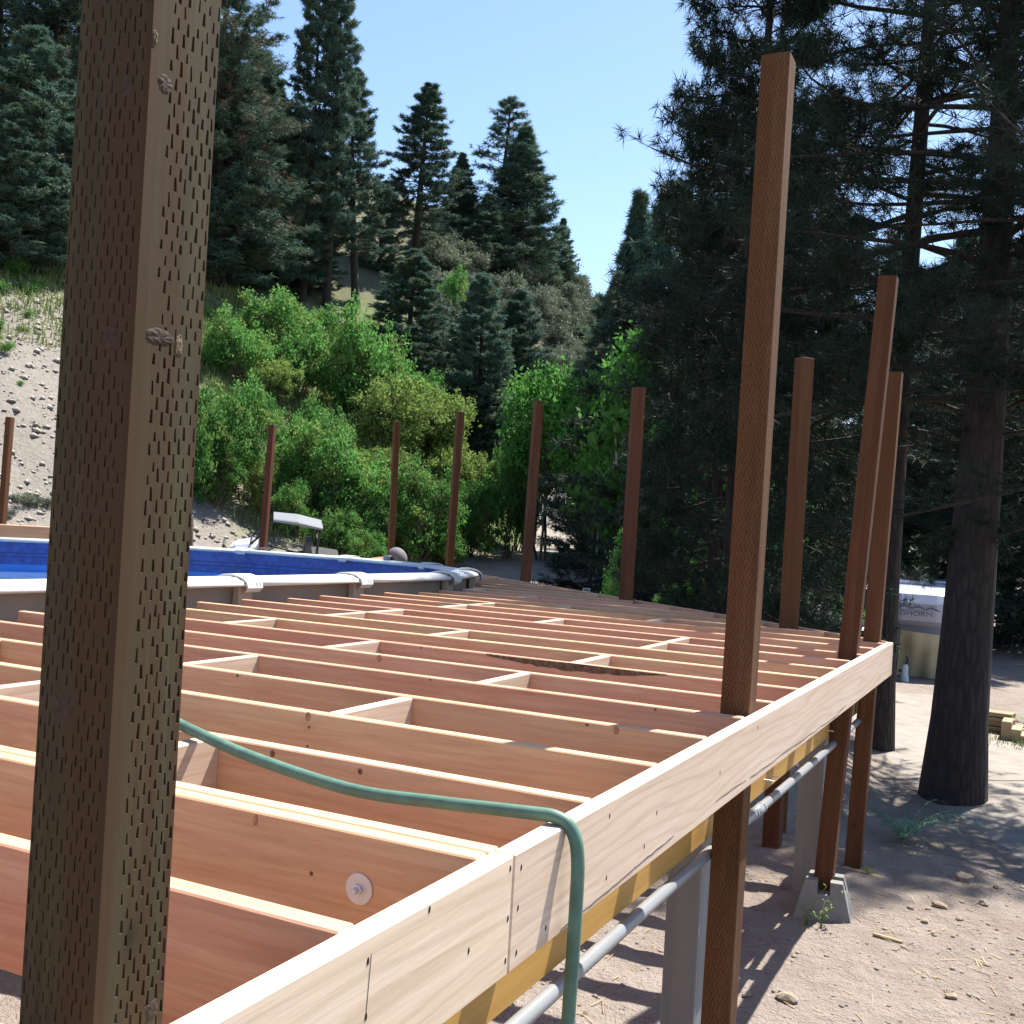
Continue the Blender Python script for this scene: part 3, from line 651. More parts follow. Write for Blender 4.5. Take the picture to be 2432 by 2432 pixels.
for i in range(nP):
    p = PP[i]; n1 = off(i, 1.0) - p; n1.normalize(); tg = Vector((-n1.y, n1.x, 0))
    V = []; F = []; k = len(cprof)
    for s in (-1, 1):
        for r, z, wd in cprof: q = p + n1 * r + tg * (s * wd); V.append((q.x, q.y, z))
        for r, z, wd in cprof: q = p + n1 * (r * .93) + tg * (s * wd); V.append((q.x, q.y, z - .012))
    for a in range(k - 1):
        F.append((a, a + 1, 2 * k + a + 1, 2 * k + a)); F.append((a, k + a, k + a + 1, a + 1)); F.append((2 * k + a, 2 * k + a + 1, 3 * k + a + 1, 3 * k + a)); F.append((k + a, 3 * k + a, 3 * k + a + 1, k + a + 1))
    for a in (0, k - 1): F.append((a, k + a, 3 * k + a, 2 * k + a))
    # moulded ribs
    for rr in (-.02, .012):
        b0 = len(V)
        for r, z in ((.06, .142), (.095, .130), (.126, .100), (.132, .075)):
            q = p + n1 * (r + .004) + tg * (rr + (r - .06) * .5); V += [(q.x, q.y, z + .004), (q.x + tg.x * .008, q.y + tg.y * .008, z + .004)]
        for a in range(3): F.append((b0 + 2 * a, b0 + 2 * a + 1, b0 + 2 * a + 3, b0 + 2 * a + 2))
    me = bpy.data.meshes.new('clip'); me.from_pydata(V, [], F); me.update()
    bm = bmesh.new(); bm.from_mesh(me); bmesh.ops.recalc_face_normals(bm, faces=bm.faces[:]); bm.to_mesh(me); bm.free()
    pchild('rail_cap', me, M['clip'])
    me = bpy.data.meshes.new('upright'); bm = bmesh.new()
    mt = Matrix.Translation((p.x + n1.x * .035, p.y + n1.y * .035, 0)) @ Matrix.Rotation(math.atan2(n1.y, n1.x), 4, 'Z')
    bm_box(bm, -.03, .03, -.065, .065, -1.36, .084, mt); bmesh.ops.bevel(bm, geom=bm.edges[:], offset=.008, segments=1, affect='EDGES'); pchild('upright', bmmesh('upright', bm), M['upright'])
# small canister resting on the far rail
q_ = off(10, .03)
pq = (PP[9] + PP[10]) * .5
cn = empty('canister', (pq.x, pq.y, .126)); tag(cn, 'small grey canister with black end lying on the far pool rail', 'canister')
link('canister_body', tubemesh('can', [(-.055, 0, .028), (.03, 0, .028)], .03, 14), M['pvc'], cn); link('end_cap', tubemesh('can', [(.03, 0, .028), (.055, 0, .028)], .026, 14), M['dark'], cn)

# ------------------------------------------------------------------ vegetation generators
def needle_mesh(C, D, nk, L, W, rng, spread=0.75):
    """C (n,3) tuft centres, D (n,3) twig directions -> triangles"""
    n = len(C); d = rng.normal(size=(n, nk, 3)); d /= np.linalg.norm(d, axis=2, keepdims=True)
    d = D[:, None, :] * (1 - spread) + d * spread; d /= np.linalg.norm(d, axis=2, keepdims=True) + 1e-9
    side = np.cross(d, rng.normal(size=(n, nk, 3))); side /= np.linalg.norm(side, axis=2, keepdims=True) + 1e-9
    ln = L * rng.uniform(.7, 1.15, (n, nk, 1)); b = C[:, None, :] + d * ln * .08 - D[:, None, :] * (L * .35 * rng.uniform(0, 1, (n, nk, 1)))
    v = np.stack([b - side * W * .5, b + side * W * .5, b + d * ln + np.array([0, 0, -.12]) * ln * rng.uniform(0, 1, (n, nk, 1))], 2)
    V = v.reshape(-1, 3); return V, np.arange(len(V)).reshape(-1, 3)
def pine_data(seed, H, r0, cb, R, nl, mt, tpt, nk, NL, NW, shape=0.8, droop=.25, gap=0.0, rmin=.035, bend=.02, top_round=False, side=None):
    rng = np.random.RandomState(seed)
    t = np.linspace(0, 1, 14); bx = H * bend * np.sin(t * 2.6 + rng.rand() * 6) * t; by = H * bend * np.sin(t * 2.1 + rng.rand() * 6) * t
    tr = np.stack([bx, by, t * H], 1); rr = r0 * (1 - t) ** .85 + .012; rr[0] *= 1.2; rr[1] *= 1.03
    # limbs
    u = (np.arange(nl) + rng.uniform(0, .9, nl)) / nl; tl = cb + (0.985 - cb) * u ** .92
    az = np.arange(nl) * 2.399 + rng.uniform(-.5, .5, nl)
    f = (1 - tl) / (1 - cb)
    pr = np.where(f > .75, 1 - (f - .75) * .9, 1) * f ** shape if not top_round else np.sqrt(np.clip(1 - (1 - f) ** 2.2, 0, 1)) * np.where(f > .8, 1 - (f - .8) * 1.2, 1)
    Ln = np.maximum(rmin * R, R * pr) * rng.uniform(.62, 1.12, nl)
    if side is not None: Ln = Ln * (1 + .35 * np.cos(az - side))
    s = np.linspace(0, 1, 7)
    base = np.stack([np.interp(tl, t, tr[:, i]) for i in range(3)], 1)
    dr = np.stack([np.cos(az), np.sin(az), np.zeros(nl)], 1)
    rise = rng.uniform(-.05, .32, nl) * (0.35 + .65 * tl) + (tl - .5) * .5; dp = droop * rng.uniform(.5, 1.4, nl)
    wob = rng.normal(size=(nl, 2)) * .12
    perp = np.stack([-dr[:, 1], dr[:, 0], np.zeros(nl)], 1)
    P = base[:, None, :] + dr[:, None, :] * (Ln[:, None] * s)[..., None] + perp[:, None, :] * (Ln[:, None] * wob[:, :1] * np.sin(s * 3))[..., None]
    P[..., 2] += Ln[:, None] * (rise[:, None] * s - dp[:, None] * s ** 1.7 + .22 * s ** 3)
    lr = np.maximum(.012, Ln * .014)[:, None] * (1 - .8 * s)
    # twigs
    st = rng.uniform(.12 + gap, 1.0, (nl, mt)) ** .8; st[:, 0] = 1.0
    ii = np.clip((st * 6).astype(int), 0, 5); fr_ = st * 6 - ii; li = np.arange(nl)[:, None]
    tb = P[li, ii] * (1 - fr_[..., None]) + P[li, np.minimum(ii + 1, 6)] * fr_[..., None]
    tan = P[li, np.minimum(ii + 1, 6)] - P[li, ii]; tan /= np.linalg.norm(tan, axis=2, keepdims=True) + 1e-9
    sg = np.where(np.arange(mt) % 2, 1, -1)[None, :, None]
    td = tan * rng.uniform(.35, 1.0, (nl, mt, 1)) + sg * np.cross(tan, [0, 0, 1.0]) * rng.uniform(.2, 1.0, (nl, mt, 1)) + np.array([0, 0, 1.0]) * rng.uniform(-.28, .45, (nl, mt, 1))
    td[:, 0] = tan[:, 0]; td /= np.linalg.norm(td, axis=2, keepdims=True)
    tlen = (Ln[:, None] * .26 * (1.25 - st) + .22 * np.clip(Ln[:, None] / (.32 * R), .25, 1)) * rng.uniform(.6, 1.25, (nl, mt))
    tb = tb.reshape(-1, 3); td = td.reshape(-1, 3); tlen = tlen.reshape(-1)
    q = np.linspace(0, 1, 4); TP = tb[:, None, :] + td[:, None, :] * (tlen[:, None] * q)[..., None]; TP[..., 2] += (tlen[:, None] * .22 * q ** 2)
    # tufts
    qq = (np.arange(tpt) + 1.0) / tpt; qq = .25 + .75 * qq
    C = tb[:, None, :] + td[:, None, :] * (tlen[:, None] * qq)[..., None]; C[..., 2] += tlen[:, None] * .22 * qq ** 2
    C = C + rng.normal(size=C.shape) * .035
    D = np.repeat(td[:, None, :], tpt, 1); D[..., 2] += .35; D /= np.linalg.norm(D, axis=2, keepdims=True)
    nV, nF = needle_mesh(C.reshape(-1, 3), D.reshape(-1, 3), nk, NL, NW, rng)
    tV, tF = tubes(tr[None], rr[None], 12); lV, lF = tubes(P, lr, 5); wV, wF = tubes(TP, np.full((len(TP), 4), .007) * np.array([1, .8, .6, .4]) * max(1, NW / .012), 3)
    return (tV, tF), (np.vstack([lV, wV]), np.vstack([lF, wF + len(lV)])), (nV, nF)
PINES = {}
def pine_type(key, mat, **kw):
    a, b, c = pine_data(**kw)
    ms = [npmesh(key + '_trunk', *a, smooth=True), npmesh(key + '_limbs', *b, smooth=True), npmesh(key + '_needles', *c)]
    ms[0].materials.append(M['bark']); ms[1].materials.append(M['bark']); ms[2].materials.append(mat)
    PINES[key] = (ms, kw['H'])
def pine(key, x, y, height, label, group=None, rz=0.0, wide=1.0, lean=(0, 0), name='pine_tree', sink=.1):
    ms, H = PINES[key]; z = gz(x, y) - sink; s = height / H
    e = empty(name, (x, y, z), rz); e.scale = (s * wide, s * wide, s); e.rotation_euler = (lean[0], lean[1], rz)
    for nm, m_ in zip(('trunk', 'branches', 'crown'), ms): link(nm, m_, None, e)
    tag(e, label, 'tree', group); return e
pine_type('near', M['needle'], seed=11, H=13.0, r0=.31, cb=.35, R=4.1, nl=92, mt=19, tpt=3, nk=26, NL=.17, NW=.0105, shape=.45, droop=.32, bend=.012, gap=.1)
pine_type('near_b', M['needle'], seed=23, H=15.0, r0=.17, cb=.28, R=3.8, nl=88, mt=18, tpt=3, nk=26, NL=.17, NW=.0105, shape=.5, droop=.38, bend=.015, gap=.1)
pine_type('low', M['needle'], seed=31, H=9.0, r0=.15, cb=.03, R=2.6, nl=115, mt=15, tpt=3, nk=24, NL=.17, NW=.013, shape=.55, droop=.34, bend=.02)
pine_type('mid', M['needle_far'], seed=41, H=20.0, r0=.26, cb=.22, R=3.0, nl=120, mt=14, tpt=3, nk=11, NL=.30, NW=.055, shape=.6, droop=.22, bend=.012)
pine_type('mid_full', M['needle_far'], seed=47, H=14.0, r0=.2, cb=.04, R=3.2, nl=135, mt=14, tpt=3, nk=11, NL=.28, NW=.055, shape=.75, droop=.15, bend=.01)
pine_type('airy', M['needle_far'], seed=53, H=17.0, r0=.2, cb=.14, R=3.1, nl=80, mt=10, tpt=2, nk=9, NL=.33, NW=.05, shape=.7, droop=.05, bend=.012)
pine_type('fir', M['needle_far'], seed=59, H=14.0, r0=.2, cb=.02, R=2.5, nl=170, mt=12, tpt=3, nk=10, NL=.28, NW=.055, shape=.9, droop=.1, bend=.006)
pine_type('big', M['needle_dry'], seed=67, H=19.0, r0=.32, cb=.10, R=4.6, nl=140, mt=20, tpt=3, nk=14, NL=.26, NW=.03, shape=.4, droop=.3, bend=.01)

def bush_data(seed, w, h, lobes, clumps, lpc, leaf, cr=.28, stems=9, fill=.75, zlo=.28, zhi=.80, minz=.05):
    rng = np.random.RandomState(seed)
    lc = np.stack([rng.uniform(-.55, .55, lobes) * w, rng.uniform(-.55, .55, lobes) * w, rng.uniform(zlo, zhi, lobes) * h], 1); lr_ = np.stack([rng.uniform(.20, .48, lobes) * w, rng.uniform(.20, .48, lobes) * w, rng.uniform(.12, .32, lobes) * h], 1)
    k = rng.randint(0, lobes, clumps); d = rng.normal(size=(clumps, 3)); d /= np.linalg.norm(d, axis=1, keepdims=True)
    rr = rng.uniform(0, 1, (clumps, 1)) ** (1 / 3.) * (1 - fill) + fill * rng.uniform(.72, 1.08, (clumps, 1)); C = lc[k] + d * lr_[k] * rr; C[:, 2] = np.maximum(C[:, 2], minz * h + rng.uniform(0, .1, clumps))
    L = C[:, None, :] + rng.normal(size=(clumps, lpc, 3)) * cr * np.array([1, 1, .8]); L = L.reshape(-1, 3); n = len(L)
    a = rng.normal(size=(n, 3)); a /= np.linalg.norm(a, axis=1, keepdims=True); b = np.cross(a, rng.normal(size=(n, 3))); b /= np.linalg.norm(b, axis=1, keepdims=True)
    s = leaf * rng.uniform(.45, 1.6, (n, 1)) * np.repeat(rng.uniform(.7, 1.3, clumps), lpc)[:, None]; V = np.stack([L - a * s, L - b * s * .55, L + a * s, L + b * s * .55], 1).reshape(-1, 3); F = np.arange(4 * n).reshape(-1, 4)
    # stems reach the clumps
    sb = np.stack([rng.uniform(-.15, .15, stems) * w, rng.uniform(-.15, .15, stems) * w, np.full(stems, -.15)], 1); tip = C[rng.randint(0, clumps, stems)]
    q = np.linspace(0, 1, 6)[None, :, None]; P = sb[:, None] * (1 - q) + tip[:, None] * q + rng.normal(size=(stems, 6, 3)) * .04 * w; P[:, 0] = sb
    m2 = min(clumps, 160); st = C[rng.choice(clumps, m2, False)]; sp_ = P[rng.randint(0, stems, m2), rng.randint(2, 6, m2)]
    P2 = sp_[:, None] * (1 - q) + st[:, None] * q
    v1, f1 = tubes(P, np.full((stems, 6), 1.) * np.linspace(.026, .010, 6) * h * .45, 5); v2, f2 = tubes(P2, np.full((m2, 6), 1.) * np.linspace(.008, .003, 6) * h * .4, 3)
    return (np.vstack([v1, v2]), np.vstack([f1, f2 + len(v1)])), (V, F)
BUSH = {}
def bush_type(key, mat, stem=None, **kw):
    a, b = bush_data(**kw); ms = [npmesh(key + '_stems', *a), npmesh(key + '_leaves', *b)]
    ms[0].materials.append(stem or M['twig']); ms[1].materials.append(mat); BUSH[key] = (ms, kw['w'], kw['h'])
def bush(key, x, y, w, h, label, group=None, rz=0.0, name='shrub', cat='shrub', z=None, tilt=0.0):
    ms, w0, h0 = BUSH[key]; e = empty(name, (x, y, gz(x, y) - .05 if z is None else z), rz); e.scale = (w / w0, w / w0, h / h0); e.rotation_euler = (0, tilt, rz)
    for nm, m_ in zip(('stems', 'foliage'), ms): link(nm, m_, None, e)
    tag(e, label, cat, group); return e
bush_type('a', M['leaf'], seed=5, w=2.4, h=3.4, lobes=19, clumps=420, lpc=34, leaf=.062, cr=.135, fill=.6)
bush_type('b', M['leaf'], seed=15, w=2.6, h=3.2, lobes=22, clumps=460, lpc=34, leaf=.062, cr=.14, fill=.6)
bush_type('y', M['leaf_y'], seed=25, w=2.2, h=3.4, lobes=18, clumps=380, lpc=32, leaf=.06, cr=.135, fill=.6)
bush_type('tree', M['leaf_b'], M['twig'], seed=35, w=2.4, h=6.0, lobes=14, clumps=620, lpc=24, leaf=.085, cr=.22, stems=5)
bush_type('arch', M['leaf_b'], M['twig'], seed=38, w=2.4, h=6.0, lobes=14, clumps=560, lpc=24, leaf=.085, cr=.22, stems=4, zlo=.58, zhi=.88, minz=.44)
bush_type('slim', M['leaf_b'], M['birch'], seed=45, w=1.5, h=6.0, lobes=13, clumps=480, lpc=20, leaf=.075, cr=.18, stems=3)
bush_type('sage', M['sage'], seed=55, w=1.1, h=.9, lobes=7, clumps=160, lpc=14, leaf=.05, cr=.11, fill=.6)
bush_type('weed', M['leaf'], seed=65, w=.8, h=.5, lobes=6, clumps=120, lpc=12, leaf=.03, cr=.09, fill=.6)

# ------------------------------------------------------------------ trees: near right
def pp_(px, d): return polar(px, d)
x, y = pp_(2294, 13.0); pine('near', x, y, 12.6, 'massive dark pine trunk standing beside the gravel driveway', rz=.6, wide=1.0, lean=(0, .03))
x, y = pp_(2112, 15.4); pine('near_b', x, y, 15.2, 'slender dark pine trunk just right of the rim board corner', rz=3.5, wide=1.05)
GR = 'dark pines massed behind the right-hand posts'
LR = 'one of the dark backlit pines massed behind the right-hand posts'
x, y = pp_(1745, 15.8); pine('low', x, y, 12.8, 'drooping pine with pale needle tufts close behind the far deck edge', rz=4.1, wide=.64)
for px, d, h, key, rz, wd in ((2660, 12.5, 11.5, 'near_b', .3, 1.15), (1885, 22, 10.5, 'low', 1.1, .85), (1700, 20.0, 10.5, 'low', 5.0, .72), (2480, 33, 13.0, 'near_b', 4.2, 1.3), (2290, 36, 13, 'mid_full', 1.2, 1.25), (2060, 33, 12, 'near_b', 2.4, 1.35), (1920, 35, 12, 'mid_full', .4, 1.2), (2600, 36, 14, 'mid_full', 3.1, 1.2), (2400, 44, 15, 'mid_full', 5.1, 1.3), (2150, 44, 14, 'mid_full', 2.9, 1.3), (1780, 32, 12, 'low', 2.0, 1.3)):
    x, y = pp_(px, d); pine(key, x, y, h, LR, GR, rz, wd)
# right-hand mid distance
def pine_top(key, px, py, d, label, group=None, rz=0.0, wide=1.0, lean=(0, 0)):
    x, y = polar2(px, max(py, 0), d); h = ztop(px, py, d) - gz(x, y) + .1; return pine(key, x, y, h, label, group, rz, wide, lean)
pine_top('fir', 1518, 450, 52, 'pointed green pine whose tip stands just right of the sky gap', rz=.4, wide=1.05)
pine_top('mid_full', 1625, 425, 46, 'full green pine top rising left of the tall hose-side post', rz=1.4, wide=1.2)
pine_top('mid_full', 1770, 450, 44, 'full pine top rising behind the tall hose-side post', rz=2.8, wide=1.25)
pine_top('mid_full', 1470, 650, 46, 'rounded pine below the pointed one, right of the sage slope', rz=4.0, wide=1.15)
pine_top('low', 1590, 700, 36, 'grey-green pine behind the slim poplar', rz=.9, wide=1.5)
pine_top('low', 1700, 620, 33, 'dark pine with pale tufts left of the tall hose-side post', rz=2.9, wide=1.5)
# hillside pines, left and centre
RH = {'mid': 3.0 / 20, 'mid_full': 3.2 / 14, 'fir': 2.5 / 14, 'airy': 3.1 / 17, 'big': 4.6 / 19}
def pine_hit(key, px, pb, pt, rpx, label, group=None, rz=0.0, lean=(0, 0)):
    x, y, d = hit(px, pb); h = ztop(px + .058 * (pb - pt), pt, d) - gz(x, y) + .1
    return pine(key, x, y, h, label, group, rz, {'mid_full': 1.45, 'mid': 1.0, 'airy': 1.1}.get(key, 1.2) * rpx * d / FPX / (RH[key] * h), lean)
pine_top('big', 345, -420, 61, 'huge drooping pine with browned needles behind the closest post', rz=.5, wide=.95)
pine_top('big', 545, -90, 59, 'drooping sunlit pine just right of the closest post', rz=1.5, wide=1.3)
pine_top('big', 0, -330, 70, 'big dark pine on the bank left of the closest post', rz=2.5, wide=1.2)
pine_top('big', -260, -400, 66, 'big dark pine at the left end of the sandy bank', rz=4.1, wide=1.2)
LH = 'one of the dark pines crowding the hilltop behind the huge drooping pine'; GH = 'pines crowding the hilltop'
for px, py, d, key, rz in ((140, -250, 66, 'mid_full', .6), (-60, -200, 70, 'mid_full', 1.9), (250, -260, 74, 'mid_full', 2.7), (430, -150, 76, 'mid_full', 3.9), (520, 80, 64, 'mid_full', 5.0), (640, 170, 74, 'mid_full', .2), (60, 200, 62, 'mid_full', 4.4), (720, 260, 80, 'mid_full', 1.0), (620, 330, 64, 'mid_full', 2.2), (690, 400, 68, 'mid_full', 3.3), (780, 420, 84, 'mid_full', 4.3), (470, 330, 58, 'mid_full', 1.4)):
    pine_top(key if int(px) % 3 else 'mid', px, py, d, LH, GH, rz, 1.2 if int(px) % 3 else 1.7, (.02 * math.sin(px), .03 * math.cos(px)))
pine_hit('mid', 718, 705, -70, 105, 'tall straight pine, left one of the tallest pair on the hill', rz=.3)
pine_hit('mid', 775, 722, -45, 105, 'tall straight pine, right one of the tallest pair on the hill', rz=2.1)
pine_hit('mid', 845, 725, 160, 110, 'leaning pine with bare lower trunk right of the tallest pair', rz=3.4, lean=(0, .08))
pine_hit('mid', 985, 640, 195, 115, 'bushy pine right of the leaning pine', rz=4.6)
pine_hit('fir', 1085, 580, 362, 62, 'small pointed pine between the bushy pine and the tall firs', rz=.8)
pine_hit('airy', 1182, 600, 228, 120, 'tall airy pine on the ridge beside the dense fir', rz=1.3)
pine_hit('fir', 1232, 655, 300, 115, 'dense dark fir standing on the sage ridge', rz=2.6)
pine_hit('fir', 1150, 640, 460, 85, 'dark fir low on the shaded ridge left of the dense fir', rz=1.0)
pine_hit('fir', 1330, 690, 518, 46, 'small lone fir at the right end of the sage ridge', rz=4.4)
pine_hit('mid_full', 962, 905, 590, 105, 'dense dark pine above the round bush', rz=.2)
pine_hit('mid_full', 1130, 1085, 648, 100, 'blue-green pine on the slope below the ridge firs', rz=1.7)
pine_hit('mid_full', 1215, 1075, 690, 95, 'paler pine right of the blue-green slope pine', rz=3.6)
pine_hit('mid_full', 1150, 1110, 882, 68, 'short pine lowest on the slope behind the leaning far posts', rz=5.2)
for i, (px, pb, pt, rp) in enumerate(((520, 690, 150, 130), (600, 640, 120, 110), (660, 690, 260, 90), (735, 690, 450, 70), (900, 640, 430, 60), (660, 640, 330, 80), (60, 600, 60, 140), (30, 640, 250, 110))):
    pine_hit('mid_full', px, pb, pt, rp, LH, GH, i * 1.3)
# ------------------------------------------------------------------ shrubs and leafy trees
def bush_px(key, px, pytop, d, w, label, group=None, rz=0.0, name='shrub', cat='shrub', extra=0.0):
    x, y = polar2(px, pytop, d); z = gz(x, y); h = max(.3, ztop(px, pytop, d) - z); return bush(key, x, y, w, h + extra, label, group, rz, name, cat)
GB = 'leafy shrubs covering the slope behind the pool'
LBn = 'one of the leafy green shrubs massed on the slope behind the pool'
def bush_hit(key, px, pb, pt, rpx, label, group=None, rz=0.0, name='shrub', cat='shrub'):
    x, y, d = hit(px, pb); z = gz(x, y); h = max(.4, ztop(px, pt, d) - z + .1); return bush(key, x, y, rpx * d / FPX, h, label, group, rz, name, cat)
spots = [('b', 470, 1150, 885, 85), ('a', 555, 1165, 905, 80), ('y', 615, 1215, 1090, 42), ('a', 515, 1195, 1040, 60), ('b', 440, 1170, 940, 60),
         ('b', 560, 905, 745, 80), ('a', 640, 860, 690, 85), ('b', 705, 930, 770, 70), ('y', 640, 960, 850, 55), ('a', 760, 850, 735, 60),
         ('y', 945, 1090, 890, 100), ('y', 1045, 1100, 925, 80), ('a', 990, 1010, 880, 80), ('a', 745, 1210, 1000, 85), ('b', 850, 1240, 1050, 95), ('a', 690, 1130, 990, 50), ('y', 910, 1180, 1060, 70),
         ('a', 1000, 1310, 1105, 90), ('b', 910, 1290, 1170, 70), ('a', 1120, 1310, 1140, 60), ('y', 1080, 1200, 1060, 70), ('b', 800, 1295, 1200, 60), ('b', 1045, 1330, 1220, 65), ('b', 770, 1120, 950, 65), ('b', 1172, 1200, 1080, 45), ('a', 1205, 1315, 1060, 48), ('b', 870, 1330, 1250, 60), ('a', 690, 1260, 1150, 50)]
for i, (k, px, pb, pt, rp) in enumerate(spots):
    band = 'high on the slope under the tall pines' if pb < 1000 else ('halfway down the slope behind the pool' if pb < 1225 else 'at the foot of the slope just behind the pool')
    if px < 620 and pb > 1100: band = 'on the sandy bank left of the utility vehicle'
    bush_hit(k, px, pb + 12, pt, rp * 1.32, {'a': 'green loose-leaved shrub ', 'b': 'dense rounded green shrub ', 'y': 'yellow-green shrub '}[k] + band, GB, i * 1.37)
bush_hit('b', 868, 995, 735, 125, 'large round green bush below the tall pine pair', rz=.4)
bush_hit('b', 1065, 760, 640, 55, 'bright green bush on the slope beside the blue-green pine', rz=2.2)
GT = 'bright leafy trees arching over the dirt track'; LT = 'one of the bright green leafy trees arching over the dirt track'
for i, (k, px, py, d, w_) in enumerate((('arch', 1300, 890, 46, 2.5), ('arch', 1455, 905, 44, 2.3), ('tree', 1245, 1040, 50, 1.2), ('arch', 1490, 1000, 36, 2.1), ('tree', 1530, 1010, 33, 1.2), ('arch', 1365, 940, 84, 2.6))):
    bush_px(k, px, py, d, w_, ('bright leafy tree arching over the left side of the dirt track', 'bright leafy tree arching over the right side of the dirt track', 'short leafy tree left of the dirt track behind the shrubs', 'leafy tree right of the track with the satellite dish below', 'narrow leafy tree right of the satellite dish', 'distant leafy tree closing the end of the dirt track')[i], GT, i * 1.9, 'leafy_tree', 'tree')
bush_px('slim', 1545, 738, 33, 1.9, 'slim upright poplar with pale green leaves', rz=.7, name='poplar_tree', cat='tree')
bush_px('slim', 1620, 850, 31, 1.6, 'small yellow-green poplar right of the slim one', rz=2.7, name='poplar_tree', cat='tree')
bush_px('slim', 1480, 1235, 24, .33, 'narrow green sapling left of the dark far-edge post', rz=1.2, name='sapling', cat='tree')
bush_px('tree', 1760, 1060, 27, 1.8, 'leafy green tree glimpsed behind the tall hose-side post', rz=1.2, name='leafy_tree', cat='tree')
bush_px('a', 2015, 1400, 25, .9, 'bright green shrub behind the pier block post', rz=.5)
bush_px('a', 1630, 1340, 22, .7, 'dark low shrub beyond the far edge of the deck', GB + ' beyond', 1.1)
GS = 'grey-green sagebrush on the dry slope'; LS = 'grey-green sagebrush clump on the dry slope beyond the dirt track'
rs = np.random.RandomState(5); cnt = 0
while cnt < 240:
    px = rs.uniform(985, 1415); d = rs.uniform(60, 104); x, y = pp_(px, d); z = gz(x, y)
    if z < 4.0 or z > 26: continue
    w_ = rs.uniform(.8, 2.2); bush('sage', x, y, w_, w_ * rs.uniform(.6, .95), LS, GS, rs.uniform(0, 6), 'sagebrush', 'shrub', z - .05); cnt += 1
LW = 'low weedy clump growing on the sandy bank'; GW = 'weeds on the sandy bank'
for px, pb, rp in ((10, 700, 40), (45, 690, 40), (75, 760, 22), (30, 650, 45), (60, 800, 26), (5, 790, 40), (90, 680, 30), (520, 820, 26), (655, 1000, 26), (650, 1020, 30), (560, 1010, 18), (600, 1060, 20), (480, 760, 26), (60, 1195, 34), (95, 1200, 30), (20, 1215, 20), (450, 800, 26), (690, 1255, 24), (450, 1150, 22), (40, 930, 16), (770, 1240, 26), (645, 985, 22), (20, 850, 30)):
    x, y, d = hit(px, pb); w_ = rp * d / FPX; bush('weed' if pb < 1180 else 'sage', x, y, w_, w_ * .8, LW, GW, px * .1, 'weed_clump', 'weed')

# ------------------------------------------------------------------ ground litter (stuff) and stones
def stone_mesh(seed, r):
    bm = bmesh.new(); bmesh.ops.create_icosphere(bm, subdivisions=2, radius=1.0); rg_ = random.Random(seed); ph = [rg_.uniform(0, 6) for _ in range(6)]
    for v in bm.verts:
        c = v.co; k = 1 + .18 * math.sin(c.x * 3 + ph[0]) + .15 * math.sin(c.y * 4 + ph[1]) + .12 * math.sin(c.z * 5 + ph[2])
        v.co = Vector((c.x * k * r, c.y * k * r * .75, c.z * k * r * .55))
    return bmmesh('stone', bm)
SM = [stone_mesh(i, 1.0) for i in range(4)]
for m_ in SM: m_.materials.append(M['stone'])
GST = 'stones lying on the dirt pad'
LST = 'small tan stone lying on the dirt pad'
for i, (px, py, r) in enumerate(((1868, 2382, .04), (2290, 2085, .055), (2235, 2157, .04), (2335, 2147, .032), (2370, 2105, .03), (2195, 2195, .022), (1772, 2372, .022), (2255, 2362, .024), (2280, 2190, .02), (2160, 2020, .02), (2258, 2372, .026))):
    q = onZ(px, py, -1.3); z = gz(q[0], q[1]); o = link('stone', SM[i % 4], None, None, (q[0], q[1], z + r * .25), (0, 0, i * 1.3)); o.scale = (r, r, r); tag(o, LST, 'stone', GST)
def scatter(name, n, fn, smin, smax, mat, label, seed):
    rg_ = np.random.RandomState(seed); P = fn(rg_, n); n = len(P)
    base = np.array([(1, 0, 0), (-1, 0, 0), (0, 1, 0), (0, -1, 0), (0, 0, 1), (0, 0, -.4)], float)
    fc = np.array([(0, 2, 4), (2, 1, 4), (1, 3, 4), (3, 0, 4), (2, 0, 5), (1, 2, 5), (3, 1, 5), (0, 3, 5)])
    s = (smin * (smax / smin) ** (rg_.rand(n) ** 2.5))[:, None, None]; b = base[None] * rg_.uniform(.55, 1.2, (n, 6, 1)) * np.array([1, .8, .6]); a = rg_.rand(n) * 6.28
    c, sn = np.cos(a)[:, None], np.sin(a)[:, None]; bx = b[..., 0] * c - b[..., 1] * sn; by = b[..., 0] * sn + b[..., 1] * c
    V = np.stack([bx, by, b[..., 2]], -1) * s + P[:, None, :]; F = (fc[None] + (np.arange(n) * 6)[:, None, None]).reshape(-1, 3)
    o = link(name, npmesh(name, V.reshape(-1, 3), F), mat); tag(o, label, kind='stuff'); return o
def pad_pts(rg_, n):
    a = rg_.uniform(-.25, .75, n); d = 3.0 + 6.5 * rg_.rand(n) ** .8; x = CAM[0] - np.sin(a) * d; y = CAM[1] + np.cos(a) * d
    k = fbm(x * 1.5, y * 1.5, 3) + rg_.uniform(-.3, .3, n) > -.12; x, y = x[k], y[k]
    return np.stack([x, y, ground(x, y)], 1)
scatter('gravel', 16000, pad_pts, .003, .024, M['pebble'], 'fine gravel and clods scattered over the dirt pad', 2)
def bank_pts(rg_, n):
    a = rg_.uniform(.66, 1.0, n); d = rg_.uniform(31, 55, n); x = CAM[0] - np.sin(a) * d; y = CAM[1] + np.cos(a) * d
    return np.stack([x, y, ground(x, y)], 1)
scatter('bank_rubble', 7000, bank_pts, .03, .24, plain('bank_rock', (0.30, 0.27, 0.235), .9, var=.3, nscale=2, spec=.1), 'loose stones scattered over the sandy bank', 3)
